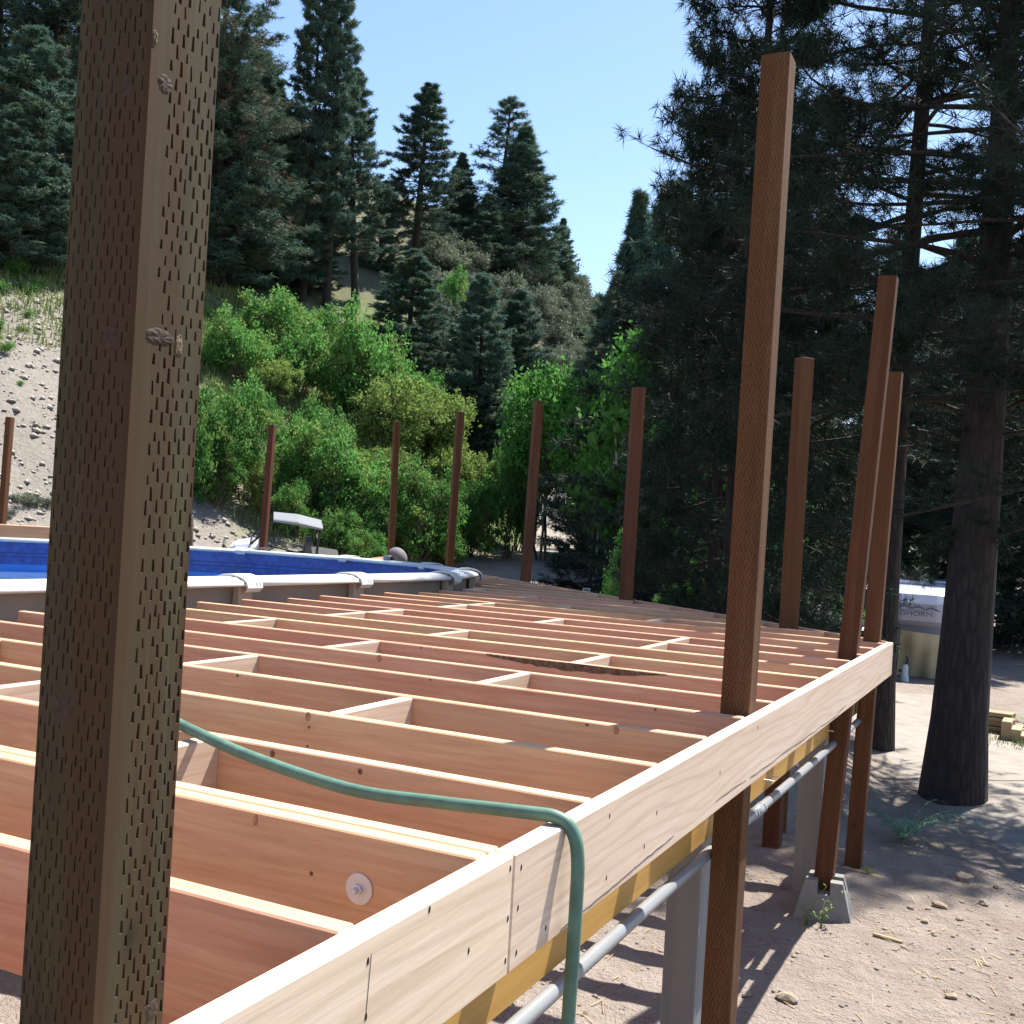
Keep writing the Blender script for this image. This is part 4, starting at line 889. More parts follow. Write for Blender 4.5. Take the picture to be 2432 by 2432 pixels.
def grass_stuff(name, a0, a1, d0, d1, n, hmin, hmax, mat, label, seed, cond=None, wd=.012):
    rg_ = np.random.RandomState(seed); a = rg_.uniform(a0, a1, n); d = d0 + (d1 - d0) * rg_.rand(n) ** .8; x = CAM[0] - np.sin(a) * d; y = CAM[1] + np.cos(a) * d
    k = fbm(x * .5, y * .5, 3) + rg_.uniform(-.15, .15, n) > -.1
    if cond is not None: k &= cond(x, y, a, d)
    x, y, d = x[k], y[k], d[k]; z = ground(x, y); n = len(x); h = rg_.uniform(hmin, hmax, n); t = rg_.uniform(0, 6.28, n); ln = rg_.uniform(.1, .6, n) * h; ww = wd * np.clip(d / 15, 1, 6)
    b = np.stack([x, y, z - .02], 1); sd = np.stack([np.cos(t + 1.57) * ww, np.sin(t + 1.57) * ww, 0 * t], 1); tp = b + np.stack([np.cos(t) * ln, np.sin(t) * ln, h], 1)
    V = np.stack([b - sd, b + sd, tp], 1).reshape(-1, 3); o = link(name, npmesh(name, V, np.arange(len(V)).reshape(-1, 3)), mat); tag(o, label, kind='stuff')
grass_stuff('hill_grass', .50, .76, 40, 75, 70000, .2, .6, M['grass'], 'long grass and weeds on the green hillside', 4, lambda x, y, a, d: (ground(x, y, False) > -.9) & (ground(x, y, False) < 12))
grass_stuff('bank_grass', .72, 1.0, 43, 66, 18000, .15, .5, M['grass'], 'patchy grass at the top of the sandy bank', 6, lambda x, y, a, d: (ground(x, y, False) > 6.5))
grass_stuff('roadside_grass', -.12, .038, 16.8, 19.5, 6000, .03, .10, M['grass'], 'green grass around the lumber pile', 8)
def litter(n, seed):
    rg_ = np.random.RandomState(seed); P = pad_pts(rg_, n); n = len(P); a = rg_.rand(n) * 6.28; L_ = rg_.uniform(.02, .09, n); w_ = rg_.uniform(.0012, .0035, n)
    t = np.stack([np.cos(a), np.sin(a), rg_.uniform(-.05, .12, n)], 1) * L_[:, None]; sd = np.stack([-np.sin(a), np.cos(a), 0 * a], 1) * w_[:, None]; P = P + np.array([0, 0, .006])
    V = np.stack([P - sd, P + sd, P + t + sd * .5, P + t - sd * .5], 1).reshape(-1, 3); o = link('needle_litter', npmesh('litter', V, np.arange(4 * n).reshape(-1, 4)), plain('dry_litter', (.30, .20, .10), .9, var=.4, nscale=4)); tag(o, 'dry pine needles, splinters and twig bits strewn over the dirt pad', kind='stuff')
litter(2600, 12)
# weed sprouts by the pier block
def sprout(px, py, h, n, label, seed):
    q = onZ(px, py, -1.31); e = empty('weed_sprout', (q[0], q[1], gz(q[0], q[1]))); tag(e, label, 'weed'); rg_ = random.Random(seed)
    for i in range(n):
        a = rg_.uniform(0, 6.28); l = h * rg_.uniform(.5, 1.1); P = [(0, 0, -.01), (math.cos(a) * l * .2, math.sin(a) * l * .2, l * .5), (math.cos(a) * l * .55, math.sin(a) * l * .55, l * rg_.uniform(.7, .95))]
        link('stem', tubemesh('stem', spline(P, 8), [.0022 * (1 - j / 12) for j in range(len(spline(P, 8)))], 4), M['leaf_y'], e)
        for t in (.45, .7, 1.0):
            s = spline(P, 8); c = s[int(t * (len(s) - 1))]; b = rg_.uniform(0, 6.28); L_ = .035
            me = bpy.data.meshes.new('leaf'); me.from_pydata([tuple(c), (c[0] + math.cos(b) * L_ * .5 - math.sin(b) * .005, c[1] + math.sin(b) * L_ * .5 + math.cos(b) * .005, c[2] + .008), (c[0] + math.cos(b) * L_, c[1] + math.sin(b) * L_, c[2] - .004), (c[0] + math.cos(b) * L_ * .5 + math.sin(b) * .005, c[1] + math.sin(b) * L_ * .5 - math.cos(b) * .005, c[2] + .008)], [], [(0, 1, 2, 3)]); me.update()
            link('leaf', me, M['leaf_y'], e)
sprout(1915, 2196, .20, 5, 'thin weed growing at the front of the pier block', 1); sprout(1948, 2200, .22, 5, 'second thin weed against the face of the pier block', 4)
sprout(2062, 2086, .05, 6, 'tiny green sprout beside the corner post scrap', 7)
# scrap sticks
q = onZ(2108, 2236, -1.3); o = link('wood_scrap', boxmesh('stick', -.07, .07, -.009, .009, 0, .014, .003), M['stack'], None, (q[0], q[1], gz(q[0], q[1]) - .002), (0, 0, -.25)); tag(o, 'short wood stick lying on open dirt right of the pier block', 'stick')
q = onZ(2050, 2078, -1.3); o = link('wood_scrap', boxmesh('stick', -.12, .12, -.012, .012, 0, .012, .002), M['stack'], None, (q[0], q[1], gz(q[0], q[1]) - .002), (0, 0, -.32)); tag(o, 'pale lath scrap on the dirt beside the rim corner post', 'stick')
# fern
fx, fy = onZ(2150, 1895, -1.75)[:2]; fe = empty('fern', (fx, fy, gz(fx, fy))); tag(fe, 'pale green fern growing in the shade below the pine trunks', 'fern')
rg_ = random.Random(3)
for i in range(16):
    a = i * .43 + rg_.uniform(-.2, .2); L_ = rg_.uniform(.45, .75); V = []; F = []
    for j in range(14):
        t = j / 13; c = Vector((math.cos(a) * L_ * t, math.sin(a) * L_ * t, L_ * (1.3 * t - .95 * t * t) + .03)); wd = .11 * math.sin(math.pi * min(1, t * .9 + .1)) * L_ / .5; sd = Vector((-math.sin(a), math.cos(a), 0)); fw = Vector((math.cos(a), math.sin(a), -.3))
        for s in (-1, 1):
            b = len(V); p0 = c; p1 = c + sd * s * wd + fw * wd * .5; V += [tuple(p0 + fw * -.008), tuple(p0 + fw * .010), tuple(p1)]; F.append((b, b + 1, b + 2))
    b = len(V)
    for j in range(14):
        t = j / 13; c = Vector((math.cos(a) * L_ * t, math.sin(a) * L_ * t, L_ * (1.3 * t - .95 * t * t) + .03)); sd = Vector((-math.sin(a), math.cos(a), 0)) * .006; V += [tuple(c - sd), tuple(c + sd)]
    for j in range(13): F.append((b + 2 * j, b + 2 * j + 1, b + 2 * j + 3, b + 2 * j + 2))
    me = bpy.data.meshes.new('frond'); me.from_pydata(V, [], F); me.update(); link('frond', me, M['fern'], fe)

# ------------------------------------------------------------------ utility vehicle behind the pool
M['silver'] = plain('silver_plastic', (0.529, 0.540, 0.564), .35, var=.05); M['black'] = plain('black_plastic', (0.023, 0.023, 0.025), .55, var=.3); M['rubber'] = plain('tyre_rubber', (0.029, 0.028, 0.026), .9, var=.2, bmp=.3)
M['seat'] = plain('grey_seat', (0.10, 0.10, 0.10), .8); M['roofw'] = plain('pale_roof', (0.20, 0.21, 0.23), .4, var=.04)
ux, uy = polar(675, 36.0)
ut = empty('utility_vehicle', (ux, uy, gz(ux, uy)), YAW + math.radians(196)); tag(ut, 'silver side-by-side utility vehicle with roof parked behind the pool', 'utility vehicle')
ut.scale = (1.2, 1.15, 1.02); ut.location.z = ztop(725, 1229, 36.0) - 2.0; ut.rotation_euler = (-math.radians(9), -math.radians(6.5), YAW + math.radians(194))
# local: +X forward (front), Y left, Z up
def loft(name, secs, mat, parent, smooth=True):
    V = []; F = []; k = len(secs[0])
    for s in secs: V += s
    for i in range(len(secs) - 1):
        for j in range(k): F.append((i * k + j, i * k + (j + 1) % k, (i + 1) * k + (j + 1) % k, (i + 1) * k + j))
    F += [tuple(range(k))[::-1], tuple((len(secs) - 1) * k + j for j in range(k))]
    me = bpy.data.meshes.new(name); me.from_pydata(V, [], F); me.update(); bm = bmesh.new(); bm.from_mesh(me); bmesh.ops.recalc_face_normals(bm, faces=bm.faces[:]); bm.to_mesh(me); bm.free()
    return link(name, me, mat, parent)
def sec(x, hw, z0, z1, r=.05): return [(x, -hw, z0), (x, -hw, z1 - r), (x, -hw + r, z1), (x, hw - r, z1), (x, hw, z1 - r), (x, hw, z0)]
loft('chassis', [sec(-1.35, .55, .38, .62), sec(-.2, .6, .34, .58), sec(.9, .55, .36, .62)], M['black'], ut)
loft('hood', [sec(.55, .62, .62, 1.10, .1), sec(.95, .60, .60, 1.02, .12), sec(1.32, .50, .58, .88, .12), sec(1.45, .42, .58, .74, .08)], M['silver'], ut)
loft('cargo_bed', [sec(-1.45, .66, .70, 1.05, .02), sec(-.62, .66, .70, 1.05, .02)], M['black'], ut)
loft('seat', [sec(-.55, .6, .58, .86, .06), sec(-.1, .6, .58, .84, .06)], M['seat'], ut); loft('backrest', [sec(-.66, .6, .80, 1.38, .08), sec(-.52, .6, .80, 1.36, .08)], M['seat'], ut)
loft('roof', [sec(-.86, .70, 1.85, 1.94, .03), sec(-.2, .74, 1.88, 2.0, .04), sec(.46, .68, 1.86, 1.95, .03)], M['roofw'], ut)
for s in (-1, 1):
    link('cage_tube', tubemesh('tube', spline([(.92, .58 * s, 1.04), (.62, .59 * s, 1.5), (.38, .58 * s, 1.87), (-.70, .60 * s, 1.87), (-.80, .62 * s, 1.4), (-.84, .62 * s, .7)], 30), .035, 8), M['black'], ut)
    link('dash_rail', tubemesh('tube', [(.60, .6 * s, 1.08), (-.6, .62 * s, .98)], .022, 6), M['black'], ut)
    link('headlight', lathe('lamp', [(.0001, 0), (.07, 0), (.06, .03), (.0001, .035)], 12), M['zinc'], ut, (1.40, .30 * s, .76), (0, math.pi / 2, 0))
    for xx in (-.95, .95):
        wh = link('wheel', lathe('tyre', [(.15, -.11), (.28, -.12), (.31, -.06), (.31, .06), (.28, .12), (.15, .11)], 24), M['rubber'], ut, (xx, .60 * s, .31), (math.pi / 2, 0, 0))
        link('rim', lathe('rim', [(.0001, -.09), (.15, -.105), (.15, .105), (.0001, .09)], 18), M['zinc'], wh)
        fa = np.linspace(.2, math.pi - .2, 9); link('fender', tubemesh('fender', [(xx + .37 * math.cos(t), .60 * s, .33 + .36 * math.sin(t)) for t in fa], .05, 6), M['silver'] if xx > 0 else M['black'], ut)
link('cross_tube', tubemesh('tube', [(.38, -.58, 1.87), (.38, .58, 1.87)], .03, 8), M['black'], ut); link('cross_tube', tubemesh('tube', [(.92, -.58, 1.04), (.92, .58, 1.04)], .03, 8), M['black'], ut)
link('cross_tube', tubemesh('tube', [(-.80, -.62, 1.45), (-.80, .62, 1.45)], .03, 8), M['black'], ut)
link('bumper', tubemesh('tube', spline([(1.42, -.4, .5), (1.60, -.42, .62), (1.62, -.40, .86), (1.62, .40, .86), (1.60, .42, .62), (1.42, .4, .5)], 24), .028, 8), M['black'], ut)
link('steering_wheel', tubemesh('ring', [(.32 + .08 * math.sin(t), -.3 + .17 * math.cos(t), 1.16 + .15 * math.sin(t)) for t in np.linspace(0, 6.283, 20)], .015, 6), M['black'], ut)
link('mirror', boxmesh('mir', -.02, .02, -.06, .06, -.08, .08, .015), M['black'], ut, (.62, .72, 1.52)); link('mirror', boxmesh('mir', -.02, .02, -.06, .06, -.08, .08, .015), M['black'], ut, (.62, -.72, 1.52))
# marker stake and orange-handled shovel on the bank
sx, sy = polar(444, 15.2); o = link('marker_stake', tubemesh('stake', [(0, 0, -.1), (-.05, .0, .9), (-.09, 0, ztop(440, 1200, 15.2) - gz(sx, sy))], .022, 6), M['post'], None, (sx, sy, gz(sx, sy))); tag(o, 'thin brown stake stuck in the sandy bank', 'stake')
sx, sy = polar(468, 15.2); g0 = gz(sx, sy); sh = empty('shovel', (sx, sy, g0)); tag(sh, 'orange tool with dark handle standing beside the thin stake', 'shovel'); hh_ = ztop(460, 1230, 15.2) - g0
link('handle', tubemesh('h', [(.0, 0, .32), (-.07, 0, hh_)], .02, 6), M['bark'], sh); M['orange'] = plain('orange_paint', (.62, .14, .03), .5)
loft('blade', [[(-.08, -.015, -.1), (.08, -.015, -.1), (.08, .015, -.1), (-.08, .015, -.1)], [(-.085, -.02, .12), (.085, -.02, .12), (.085, .01, .12), (-.085, .01, .12)], [(-.03, -.02, .34), (.03, -.02, .34), (.03, .02, .34), (-.03, .02, .34)]], M['orange'], sh)
# timber stacked at the far side of the pool
ts = empty('timber_pile', (*polar(35, 16.2), 0)); ts.location.z = gz(ts.location.x, ts.location.y); tag(ts, 'low pile of brown planks beyond the left side of the pool', 'timber pile'); ts.rotation_euler = (0, 0, .75)
zt_ = ztop(40, 1245, 16.2) - ts.location.z
for i in range(4):
    link('plank', boxmesh('plank', -1.6 + .1 * i, 1.5 - .15 * (i % 2), -.14 + .05 * (i % 2), .14, i * zt_ / 4, (i + 1) * zt_ / 4 - .012, .006), M['joist'] if i > 1 else M['post'], ts)

# ------------------------------------------------------------------ people behind the pool
def skin_tone(name, c): return plain(name, c, .55, var=.08, nscale=5)
def person(name, loc, rz, J, E_, Rd, label, mat):
    bm = bmesh.new(); sk = bm.verts.layers.skin.verify(); vs = {}
    for k, p in J.items():
        v = bm.verts.new(p); vs[k] = v; r = Rd[k]; v[sk].radius = r if isinstance(r, tuple) else (r, r)
    vs['pelvis'][sk].use_root = True
    for a, b in E_: bm.edges.new((vs[a], vs[b]))
    me = bpy.data.meshes.new('body'); bm.to_mesh(me); bm.free()
    root = empty(name, loc, rz); tag(root, label, 'person')
    o = link('body', me, mat, root); m1 = o.modifiers.new('skin', 'SKIN'); m1.use_smooth_shade = True; m2 = o.modifiers.new('sub', 'SUBSURF'); m2.levels = 2; m2.render_levels = 2
    dg = bpy.context.evaluated_depsgraph_get(); dg.update(); ev = o.evaluated_get(dg); nm = bpy.data.meshes.new_from_object(ev); o.modifiers.clear(); o.data = nm
    if len(nm.materials) == 0: nm.materials.append(mat)
    for p in nm.polygons: p.use_smooth = True
    return root
def body(bend, headz):
    """standing figure facing +X, torso bent forward by angle `bend`"""
    c, s = math.cos(bend), math.sin(bend)
    def up(x, y, z): z2 = z - .92; return (x * c + z2 * s, y, .92 - x * s + z2 * c)
    J = {'pelvis': (0, 0, .92), 'waist': up(0, 0, 1.08), 'chest': up(-.015, 0, 1.28), 'neckb': up(0, 0, 1.44), 'neck': up(.02, 0, 1.52), 'head': up(.05, 0, 1.62), 'crown': up(.04, 0, 1.71)}
    R = {'pelvis': (.15, .12), 'waist': (.145, .11), 'chest': (.175, .125), 'neckb': (.09, .075), 'neck': .058, 'head': (.078, .096), 'crown': (.068, .082)}
    E_ = [('pelvis', 'waist'), ('waist', 'chest'), ('chest', 'neckb'), ('neckb', 'neck'), ('neck', 'head'), ('head', 'crown')]
    for sd, y in (('l', 1), ('r', -1)):
        J.update({sd + 'sh': up(0, .19 * y, 1.41), sd + 'el': tuple(np.array(up(.02, .25 * y, 1.40)) + np.array([.06, .02 * y, -.28])), sd + 'wr': tuple(np.array(up(.02, .25 * y, 1.40)) + np.array([.20, .0, -.50])), sd + 'pm': tuple(np.array(up(.02, .25 * y, 1.40)) + np.array([.24, 0, -.57]))})
        R.update({sd + 'sh': .062, sd + 'el': .042, sd + 'wr': .028, sd + 'pm': (.038, .02)}); E_ += [('neckb', sd + 'sh'), (sd + 'sh', sd + 'el'), (sd + 'el', sd + 'wr'), (sd + 'wr', sd + 'pm')]
        pm = np.array(J[sd + 'pm'])
        for fi in range(4):
            dy = (-.03 + .02 * fi); k1, k2 = f'{sd}f{fi}a', f'{sd}f{fi}b'; ln = (.05, .06, .056, .045)[fi]
            J[k1] = tuple(pm + np.array([.015, dy, -.03])); J[k2] = tuple(pm + np.array([.035, dy * 1.15, -.03 - ln])); R[k1] = .009; R[k2] = .0075; E_ += [(sd + 'pm', k1), (k1, k2)]
        J[sd + 'th'] = tuple(pm + np.array([.03, -.045 * y, .0])); R[sd + 'th'] = .009; E_.append((sd + 'pm', sd + 'th'))
        J.update({sd + 'hp': (0, .09 * y, .86), sd + 'kn': (.03, .11 * y, .48), sd + 'an': (-.02, .12 * y, .09), sd + 'toe': (.15, .13 * y, .035)})
        R.update({sd + 'hp': .092, sd + 'kn': .06, sd + 'an': .042, sd + 'toe': (.04, .03)}); E_ += [('pelvis', sd + 'hp'), (sd + 'hp', sd + 'kn'), (sd + 'kn', sd + 'an'), (sd + 'an', sd + 'toe')]
    return J, E_, R
sk1 = skin_tone('sunburnt_skin', (.46, .20, .14)); sk2 = skin_tone('pale_shirt', (.62, .46, .42)); shorts_m = plain('dark_shorts', (.05, .06, .08), .8); capm = plain('grey_cap', (.13, .12, .125), .8, var=.25)
def dress(root, bend, cap=True):
    c, s = math.cos(bend), math.sin(bend)
    me = lathe('shorts', [(.15, .5), (.19, .62), (.185, .86), (.165, 1.0)], 16); o = link('shorts', me, shorts_m, root); o.scale = (1, 1.25, 1)
    hx_, hz_ = (.05 * c + .72 * s), (.92 - .05 * s + .72 * c)
    if cap:
        bm = bmesh.new(); bmesh.ops.create_uvsphere(bm, u_segments=16, v_segments=10, radius=.125)
        bmesh.ops.delete(bm, geom=[v for v in bm.verts if v.co.z < -.01], context='VERTS'); m_ = bmmesh('cap', bm, True); o = link('cap', m_, capm, root, (hx_, 0, hz_ + .005), (0, bend * .8, 0)); o.scale = (1.05, .88, .9)
        link('cap_peak', boxmesh('peak', .08, .20, -.075, .075, -.004, .004, .003), capm, root, (hx_, 0, hz_ + .01), (0, bend * .8 + .15, 0))
    else:
        bm = bmesh.new(); bmesh.ops.create_uvsphere(bm, u_segments=16, v_segments=10, radius=.115); bmesh.ops.delete(bm, geom=[v for v in bm.verts if v.co.z < .0], context='VERTS'); o = link('hair', bmmesh('hair', bm, True), M['bark'], root, (hx_, 0, hz_), (0, bend * .8, 0)); o.scale = (1.0, .85, 1)
    for yy in (-.032, .032): link('eye', lathe('eye', [(.0001, 0), (.012, 0), (.0001, .008)], 8), M['dark'], root, (hx_ + .1 * c, yy, hz_ - .1 * s), (0, math.pi / 2 + bend, 0))
    link('nose', lathe('nose', [(.016, 0), (.012, .018), (.0001, .026)], 8), sk1, root, (hx_ + .095 * c - .03 * s, 0, hz_ - .095 * s - .03 * c), (0, math.pi / 2 + bend, 0))
for (px, pyt, d, bend, rz, lab, mt_, cap) in ((845, 1289, 14.2, 1.0, YAW - .5, 'person with grey cap and reddish shoulders behind the pool', sk1, True), (757, 1297, 14.0, 1.15, YAW + math.pi * .9, 'person bending over behind the pool, pale rounded back showing', sk2, False)):
    px_, py_ = polar(px, d); g = gz(px_, py_); J_, E2, R2 = body(bend, 0); zt2 = ztop(px, pyt, d)
    topz = max(p[2] for p in J_.values()) + (.10 if cap else .13)
    r = person('person', (px_, py_, g), rz, J_, E2, R2, lab, mt_); dress(r, bend, cap); sc = (zt2 - g) / topz; r.scale = (sc, sc, sc)

# ------------------------------------------------------------------ trailer, shed, car, lumber, dish
M['trailer'] = plain('trailer_shell', (0.36, 0.38, 0.50), .25, var=.04, nscale=1.5); M['tan_sheet'] = plain('tan_sheet', (.40, .34, .22), .8, var=.15, nscale=2); M['navy'] = plain('navy_lettering', (.10, .105, .19), .5); M['glass'] = plain('dark_glass', (.02, .025, .03), .08, var=.1)  # lavender of the trailer shell is a reflection painted into its base colour
tx, ty = polar(2193, 25.0); tz = gz(tx, ty)
face = math.atan2(CAM[1] - ty, CAM[0] - tx)
tr_ = empty('travel_trailer', (tx, ty, tz), face + math.pi / 2 + .0); tag(tr_, 'white travel trailer nose with dark lettering parked beyond the pines', 'trailer')
# local: -Y towards camera (front of trailer), X right
def lx(px): return (px - 2193) / FPX * 25.0
def lz(py, px=2193): return ztop(px, py, 25.0) - tz
zt1, zm, zb = lz(1396), lz(1470), lz(1612)
def tsec(z, y0, hw, bul): return [(-hw, 2.2, z), (-hw, y0 + .25, z), (-hw * .75, y0 + .06, z), (-hw * .3, y0 - bul, z), (hw * .3, y0 - bul, z), (hw * .75, y0 + .06, z), (hw, y0 + .25, z), (hw, 2.2, z)]
loft('nose_cap', [tsec(zm - .18, .22, 1.05, .02), tsec(zm - .05, .0, 1.15, .06), tsec((zt1 + zm) / 2, -.1, 1.2, .1), tsec(zt1 - .15, .0, 1.2, .08), tsec(zt1, .3, 1.15, .05)], M['trailer'], tr_)
loft('front_wall', [[(-1.1, .55, .35), (1.1, .55, .35), (1.1, 2.2, .35), (-1.1, 2.2, .35)], [(-1.1, .55, zm - .1), (1.1, .55, zm - .1), (1.1, 2.2, zm - .1), (-1.1, 2.2, zm - .1)]], M['trailer'], tr_)
loft('body', [[(-1.2, 2.0, .4), (1.2, 2.0, .4), (1.2, 8.5, .4), (-1.2, 8.5, .4)], [(-1.2, 2.0, zt1 + .05), (1.2, 2.0, zt1 + .05), (1.2, 8.5, zt1 + .05), (-1.2, 8.5, zt1 + .05)]], M['trailer'], tr_)
# draped sheet
ns = 14; Vd = []; Fd = []; z1_ = lz(1500); xs0, xs1 = lx(2158), lx(2262)
for i in range(ns + 1):
    for j in range(ns + 1):
        u, v = i / ns, j / ns; Vd.append((xs0 + (xs1 - xs0) * u - .06 * (1 - v), -.02 + .05 * math.sin(u * 17) * (1 - v * .7) + .18 * (1 - v) + .04 * math.sin(u * 6 + v * 3), z1_ * v + (1 - v) * .02 - .07 * u * v))
for i in range(ns):
    for j in range(ns): a = i * (ns + 1) + j; Fd.append((a, a + ns + 1, a + ns + 2, a + 1))
me = bpy.data.meshes.new('sheet'); me.from_pydata(Vd, [], Fd); me.update()
for p in me.polygons: p.use_smooth = True
link('hanging_sheet', me, M['tan_sheet'], tr_)
for i in range(2):
    for s in (-1, 1):
        wh = link('wheel', lathe('tyre', [(.16, -.11), (.34, -.12), (.36, 0), (.34, .12), (.16, .11)], 20), M['rubber'], tr_, (s * 1.05, 5.2 + i * .85, .36), (0, math.pi / 2, 0))
def text_mesh(s, size, ext=.004):
    cu = bpy.data.curves.new('txt', 'FONT'); cu.body = s; cu.size = size; cu.extrude = ext; cu.align_x = 'CENTER'; o = bpy.data.objects.new('t', cu); COL.objects.link(o)
    dg = bpy.context.evaluated_depsgraph_get(); me = bpy.data.meshes.new_from_object(o.evaluated_get(dg)); bpy.data.objects.remove(o); return me
tm = text_mesh('BIGHORN', .15); o = link('lettering', tm, M['navy'], tr_, (lx(2180), -.205, lz(1463)), (math.pi / 2 - .05, 0, 0)); o.scale = (1.25, 1, 1)
mpts = [(-.55, .0), (-.40, .05), (-.30, .03), (-.16, .08), (-.02, .03), (.12, .07), (.25, .02), (.38, .05), (.55, .0)]
mv = []; mf = []
for i, (a, b) in enumerate(mpts): mv += [(a, 0, b), (a, 0, b + .025 + .02 * (i % 2))]
for i in range(len(mpts) - 1): mf.append((2 * i, 2 * i + 2, 2 * i + 3, 2 * i + 1))
me = bpy.data.meshes.new('mountain'); me.from_pydata(mv, [], mf); link('mountain_emblem', me, M['navy'], tr_, (lx(2180), -.235, lz(1450)))
# standpipe in front of the sheet
sx, sy = polar(2167, 24.2); sp0 = empty('standpipe', (sx, sy, gz(sx, sy))); tag(sp0, 'small pale blue standpipe in front of the tan sheet', 'standpipe')
M['paleblue'] = plain('pale_blue_paint', (.42, .52, .60), .5)
link('barrel', lathe('barrel', [(.09, -.05), (.085, .1), (.07, .14), (.07, .30), (.045, .36), (.0001, .37)], 16), M['paleblue'], sp0)
link('spout', tubemesh('spout', spline([(0, 0, .33), (.05, 0, .46), (.02, 0, .56)], 10), .022, 8), M['black'], sp0); link('valve', tubemesh('valve', [(-.06, -.02, .22), (-.12, -.02, .22)], .03, 8), M['black'], sp0)
# lumber stack and rocks at the driveway edge
lx0, ly0 = polar(2392, 18.3); ls = empty('lumber_stack', (lx0, ly0, gz(lx0, ly0) - .02), YAW - .62); tag(ls, 'stack of yellowish planks beside the driveway grass', 'lumber stack')
rg_ = random.Random(9); zz_ = 0
for i in range(5):
    for j in range(3):
        link('plank', boxmesh('plank', -.24 + rg_.uniform(-.05, .05), .26 + rg_.uniform(-.04, .08) + (.12 if i < 2 else 0), j * .1 - .14 + rg_.uniform(-.01, .01), j * .1 - .05, zz_, zz_ + .062, .006), M['stack'], ls)
    zz_ += .075 if i % 2 else .066
ls2 = empty('lumber_stack', (*polar(2418, 17.9), 0), YAW - .5); ls2.location.z = gz(ls2.location.x, ls2.location.y) - .02; tag(ls2, 'short loose planks stepped down at the right of the stack', 'lumber stack')
for i, (a, zt2) in enumerate(((0, .30), (.13, .20), (.24, .12))): link('plank', boxmesh('plank', a - .08, a + .06, -.25, .25, 0, zt2, .01), M['stack'], ls2)
for i, (px, py, r) in enumerate(((2410, 1705, .10), (2425, 1725, .12), (2395, 1712, .07), (2420, 1745, .09))):
    q = onZ(px, py, -2.1); o = link('rock', SM[i % 4], None, None, (q[0], q[1], gz(q[0], q[1]) + r * .3), (0, 0, i)); o.scale = (r * 1.3, r, r); tag(o, 'pale rock at the foot of the lumber stack', 'rock', 'rocks below the lumber stack')
# small dark red shed
M['red'] = plain('dark_red_boards', (.11, .035, .03), .8, var=.2); M['roof_pale'] = plain('pale_roof_metal', (.55, .55, .56), .4)
shx, shy = polar(1830, 27); shz = gz(shx, shy); sd_ = empty('garden_shed', (shx, shy, shz), YAW - .2); tag(sd_, 'small dark red gabled shed with pale roof edge beyond the far deck edge', 'shed')
rz_ = ztop(1842, 1432, 27) - shz; ez = rz_ - .38
bm = bmesh.new(); a = [bm.verts.new(p) for p in ((-.6, -.5, 0), (.6, -.5, 0), (.6, -.5, ez), (0, -.5, rz_ - .03), (-.6, -.5, ez))]; b = [bm.verts.new((v.co.x, .9, v.co.z)) for v in a]
bm.faces.new(a); bm.faces.new(b[::-1])
for i in range(5): bm.faces.new((a[i], b[i], b[(i + 1) % 5], a[(i + 1) % 5]))
bmesh.ops.recalc_face_normals(bm, faces=bm.faces[:]); link('wall', bmmesh('shed', bm), M['red'], sd_)
for s in (-1, 1):
    o = link('roof_panel', boxmesh('panel', 0, .82, -.62, 1.0, 0, .04, .004), M['roof_pale'], sd_, (0, 0, rz_ - .02), (0, math.radians(32), 0 if s > 0 else math.pi)); 
link('door', boxmesh('door', -.28, .28, -.53, -.502, 0, ez - .12, .005), M['bark'], sd_)
# dark car partly hidden by the deck edge
cx_, cy_ = polar(1962, 25); cz_ = gz(cx_, cy_); car = empty('parked_car', (cx_, cy_, cz_), YAW - 1.35); tag(car, 'dark navy car with round headlights parked beyond the far deck edge', 'car')
M['carblue'] = plain('dark_navy_paint', (.02, .022, .04), .25, var=.1)
def csec(x, hw, z0, z1, r=.12): return [(x, -hw, z0), (x, -hw * 1.02, (z0 + z1) / 2), (x, -hw + r * .3, z1 - r), (x, -hw + r, z1), (x, hw - r, z1), (x, hw - r * .3, z1 - r), (x, hw * 1.02, (z0 + z1) / 2), (x, hw, z0)]
loft('body', [csec(-1.9, .62, .35, .80), csec(-1.5, .76, .28, .95), csec(0, .80, .25, .98), csec(1.0, .79, .27, .92), csec(1.7, .70, .30, .80), csec(1.9, .58, .36, .66)], M['carblue'], car)
loft('cabin', [csec(-1.5, .62, .90, 1.0, .05), csec(-1.1, .60, .92, 1.36), csec(.1, .60, .92, 1.40), csec(.75, .64, .88, .96, .05)], M['glass'], car)
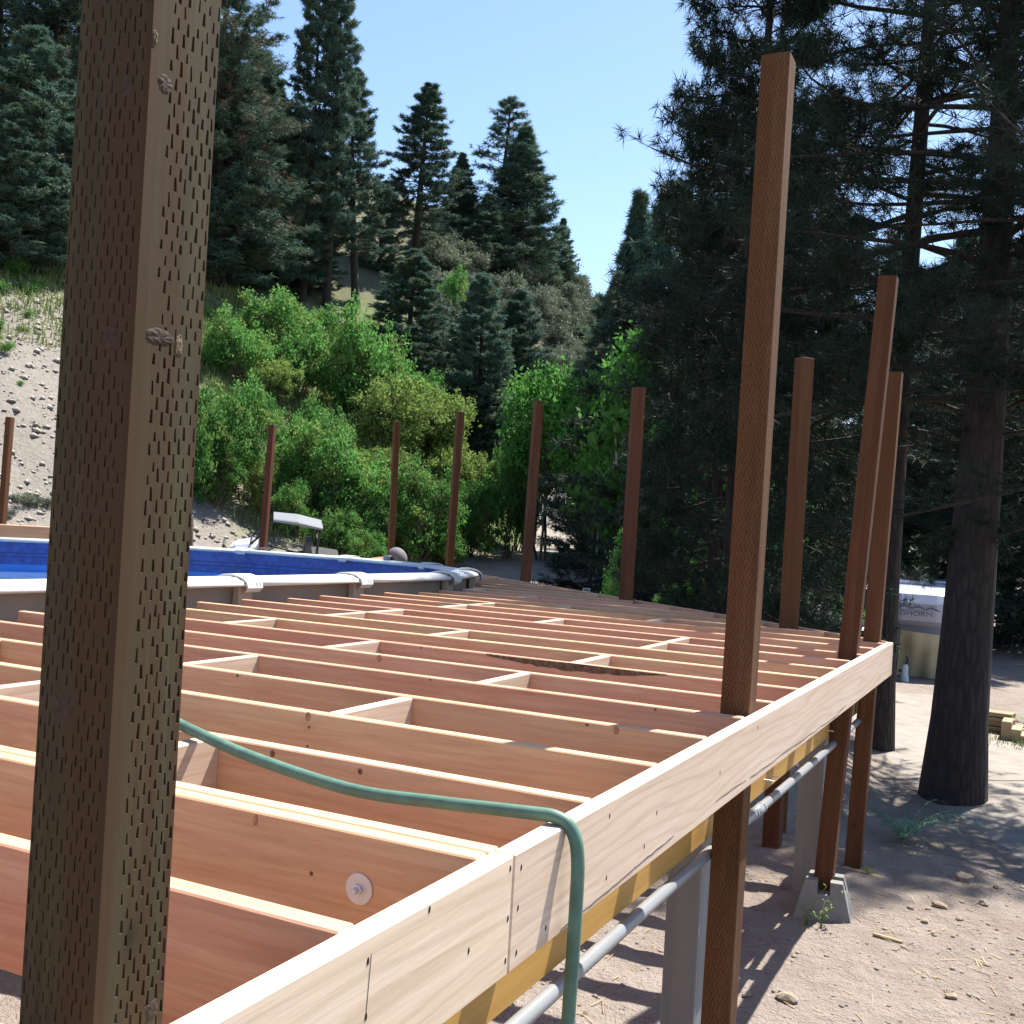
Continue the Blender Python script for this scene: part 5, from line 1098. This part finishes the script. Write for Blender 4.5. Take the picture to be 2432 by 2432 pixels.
for s in (-1, 1):
    link('headlight', lathe('hl', [(.0001, 0), (.10, 0), (.085, .03), (.0001, .045)], 16), M['zinc'], car, (1.80, .46 * s, .62), (0, math.pi / 2, 0))
    for xx in (-1.2, 1.2):
        wh = link('wheel', lathe('tyre', [(.18, -.1), (.3, -.1), (.32, 0), (.3, .1), (.18, .1)], 20), M['rubber'], car, (xx, .70 * s, .32), (math.pi / 2, 0, 0)); link('rim', lathe('rim', [(.0001, -.07), (.18, -.09), (.18, .09), (.0001, .07)], 14), M['zinc'], wh)
# satellite dish, poles and sign beside the dirt track
dx_, dy_ = polar(1424, 36); g = gz(dx_, dy_); M['grey_metal'] = plain('grey_metal', (.35, .36, .38), .5, .3)
ds = empty('satellite_dish', (dx_, dy_, g)); tag(ds, 'grey satellite dish on a thin pole beside the dirt track', 'satellite dish')
link('pole', tubemesh('pole', [(0, 0, -.1), (-.03, 0, ztop(1418, 1225, 36) - g)], .028, 8), M['grey_metal'], ds)
zd = ztop(1434, 1282, 36) - g
link('dish', lathe('dish', [(.0001, 0), (.10, .012), (.18, .045), (.235, .085), (.24, .08), (.18, .035), (.10, .0), (.0001, -.012)], 24), M['grey_metal'], ds, (.20, 0, zd), (math.radians(80), 0, YAW + math.radians(60)))
link('arm', tubemesh('arm', [(-.02, 0, zd - .32), (.16, 0, zd - .16), (.46, .05, zd)], .014, 6), M['grey_metal'], ds); link('receiver', tubemesh('rec', [(.44, .05, zd), (.52, .06, zd + .03)], .03, 8), M['grey_metal'], ds)
x_, y_ = polar(1407, 34); g = gz(x_, y_); o = link('wooden_pole', tubemesh('p', [(0, 0, -.1), (.06, 0, ztop(1412, 1300, 34) - g)], .06, 8), M['bark'], None, (x_, y_, g)); tag(o, 'short weathered pole standing left of the satellite dish', 'pole')
x_, y_ = polar(1403, 31); g = gz(x_, y_); zs = ztop(1403, 1402, 31) - g; sg_ = empty('small_sign', (x_, y_, g), YAW); tag(sg_, 'small white sign with dark blocks of print on a short post', 'sign')
link('sign_post', boxmesh('sp', -.02, .02, -.02, .02, -.1, zs, .004), M['bark'], sg_); link('sign_plate', boxmesh('pl', -.11, .11, -.032, -.022, zs - .06, zs + .06, .003), M['white_rail'], sg_)
for i in range(4): link('print_mark', boxmesh('mk', -.075 + .04 * i, -.045 + .04 * i, -.036, -.0325, zs - .012, zs + .028), M['black'], sg_)
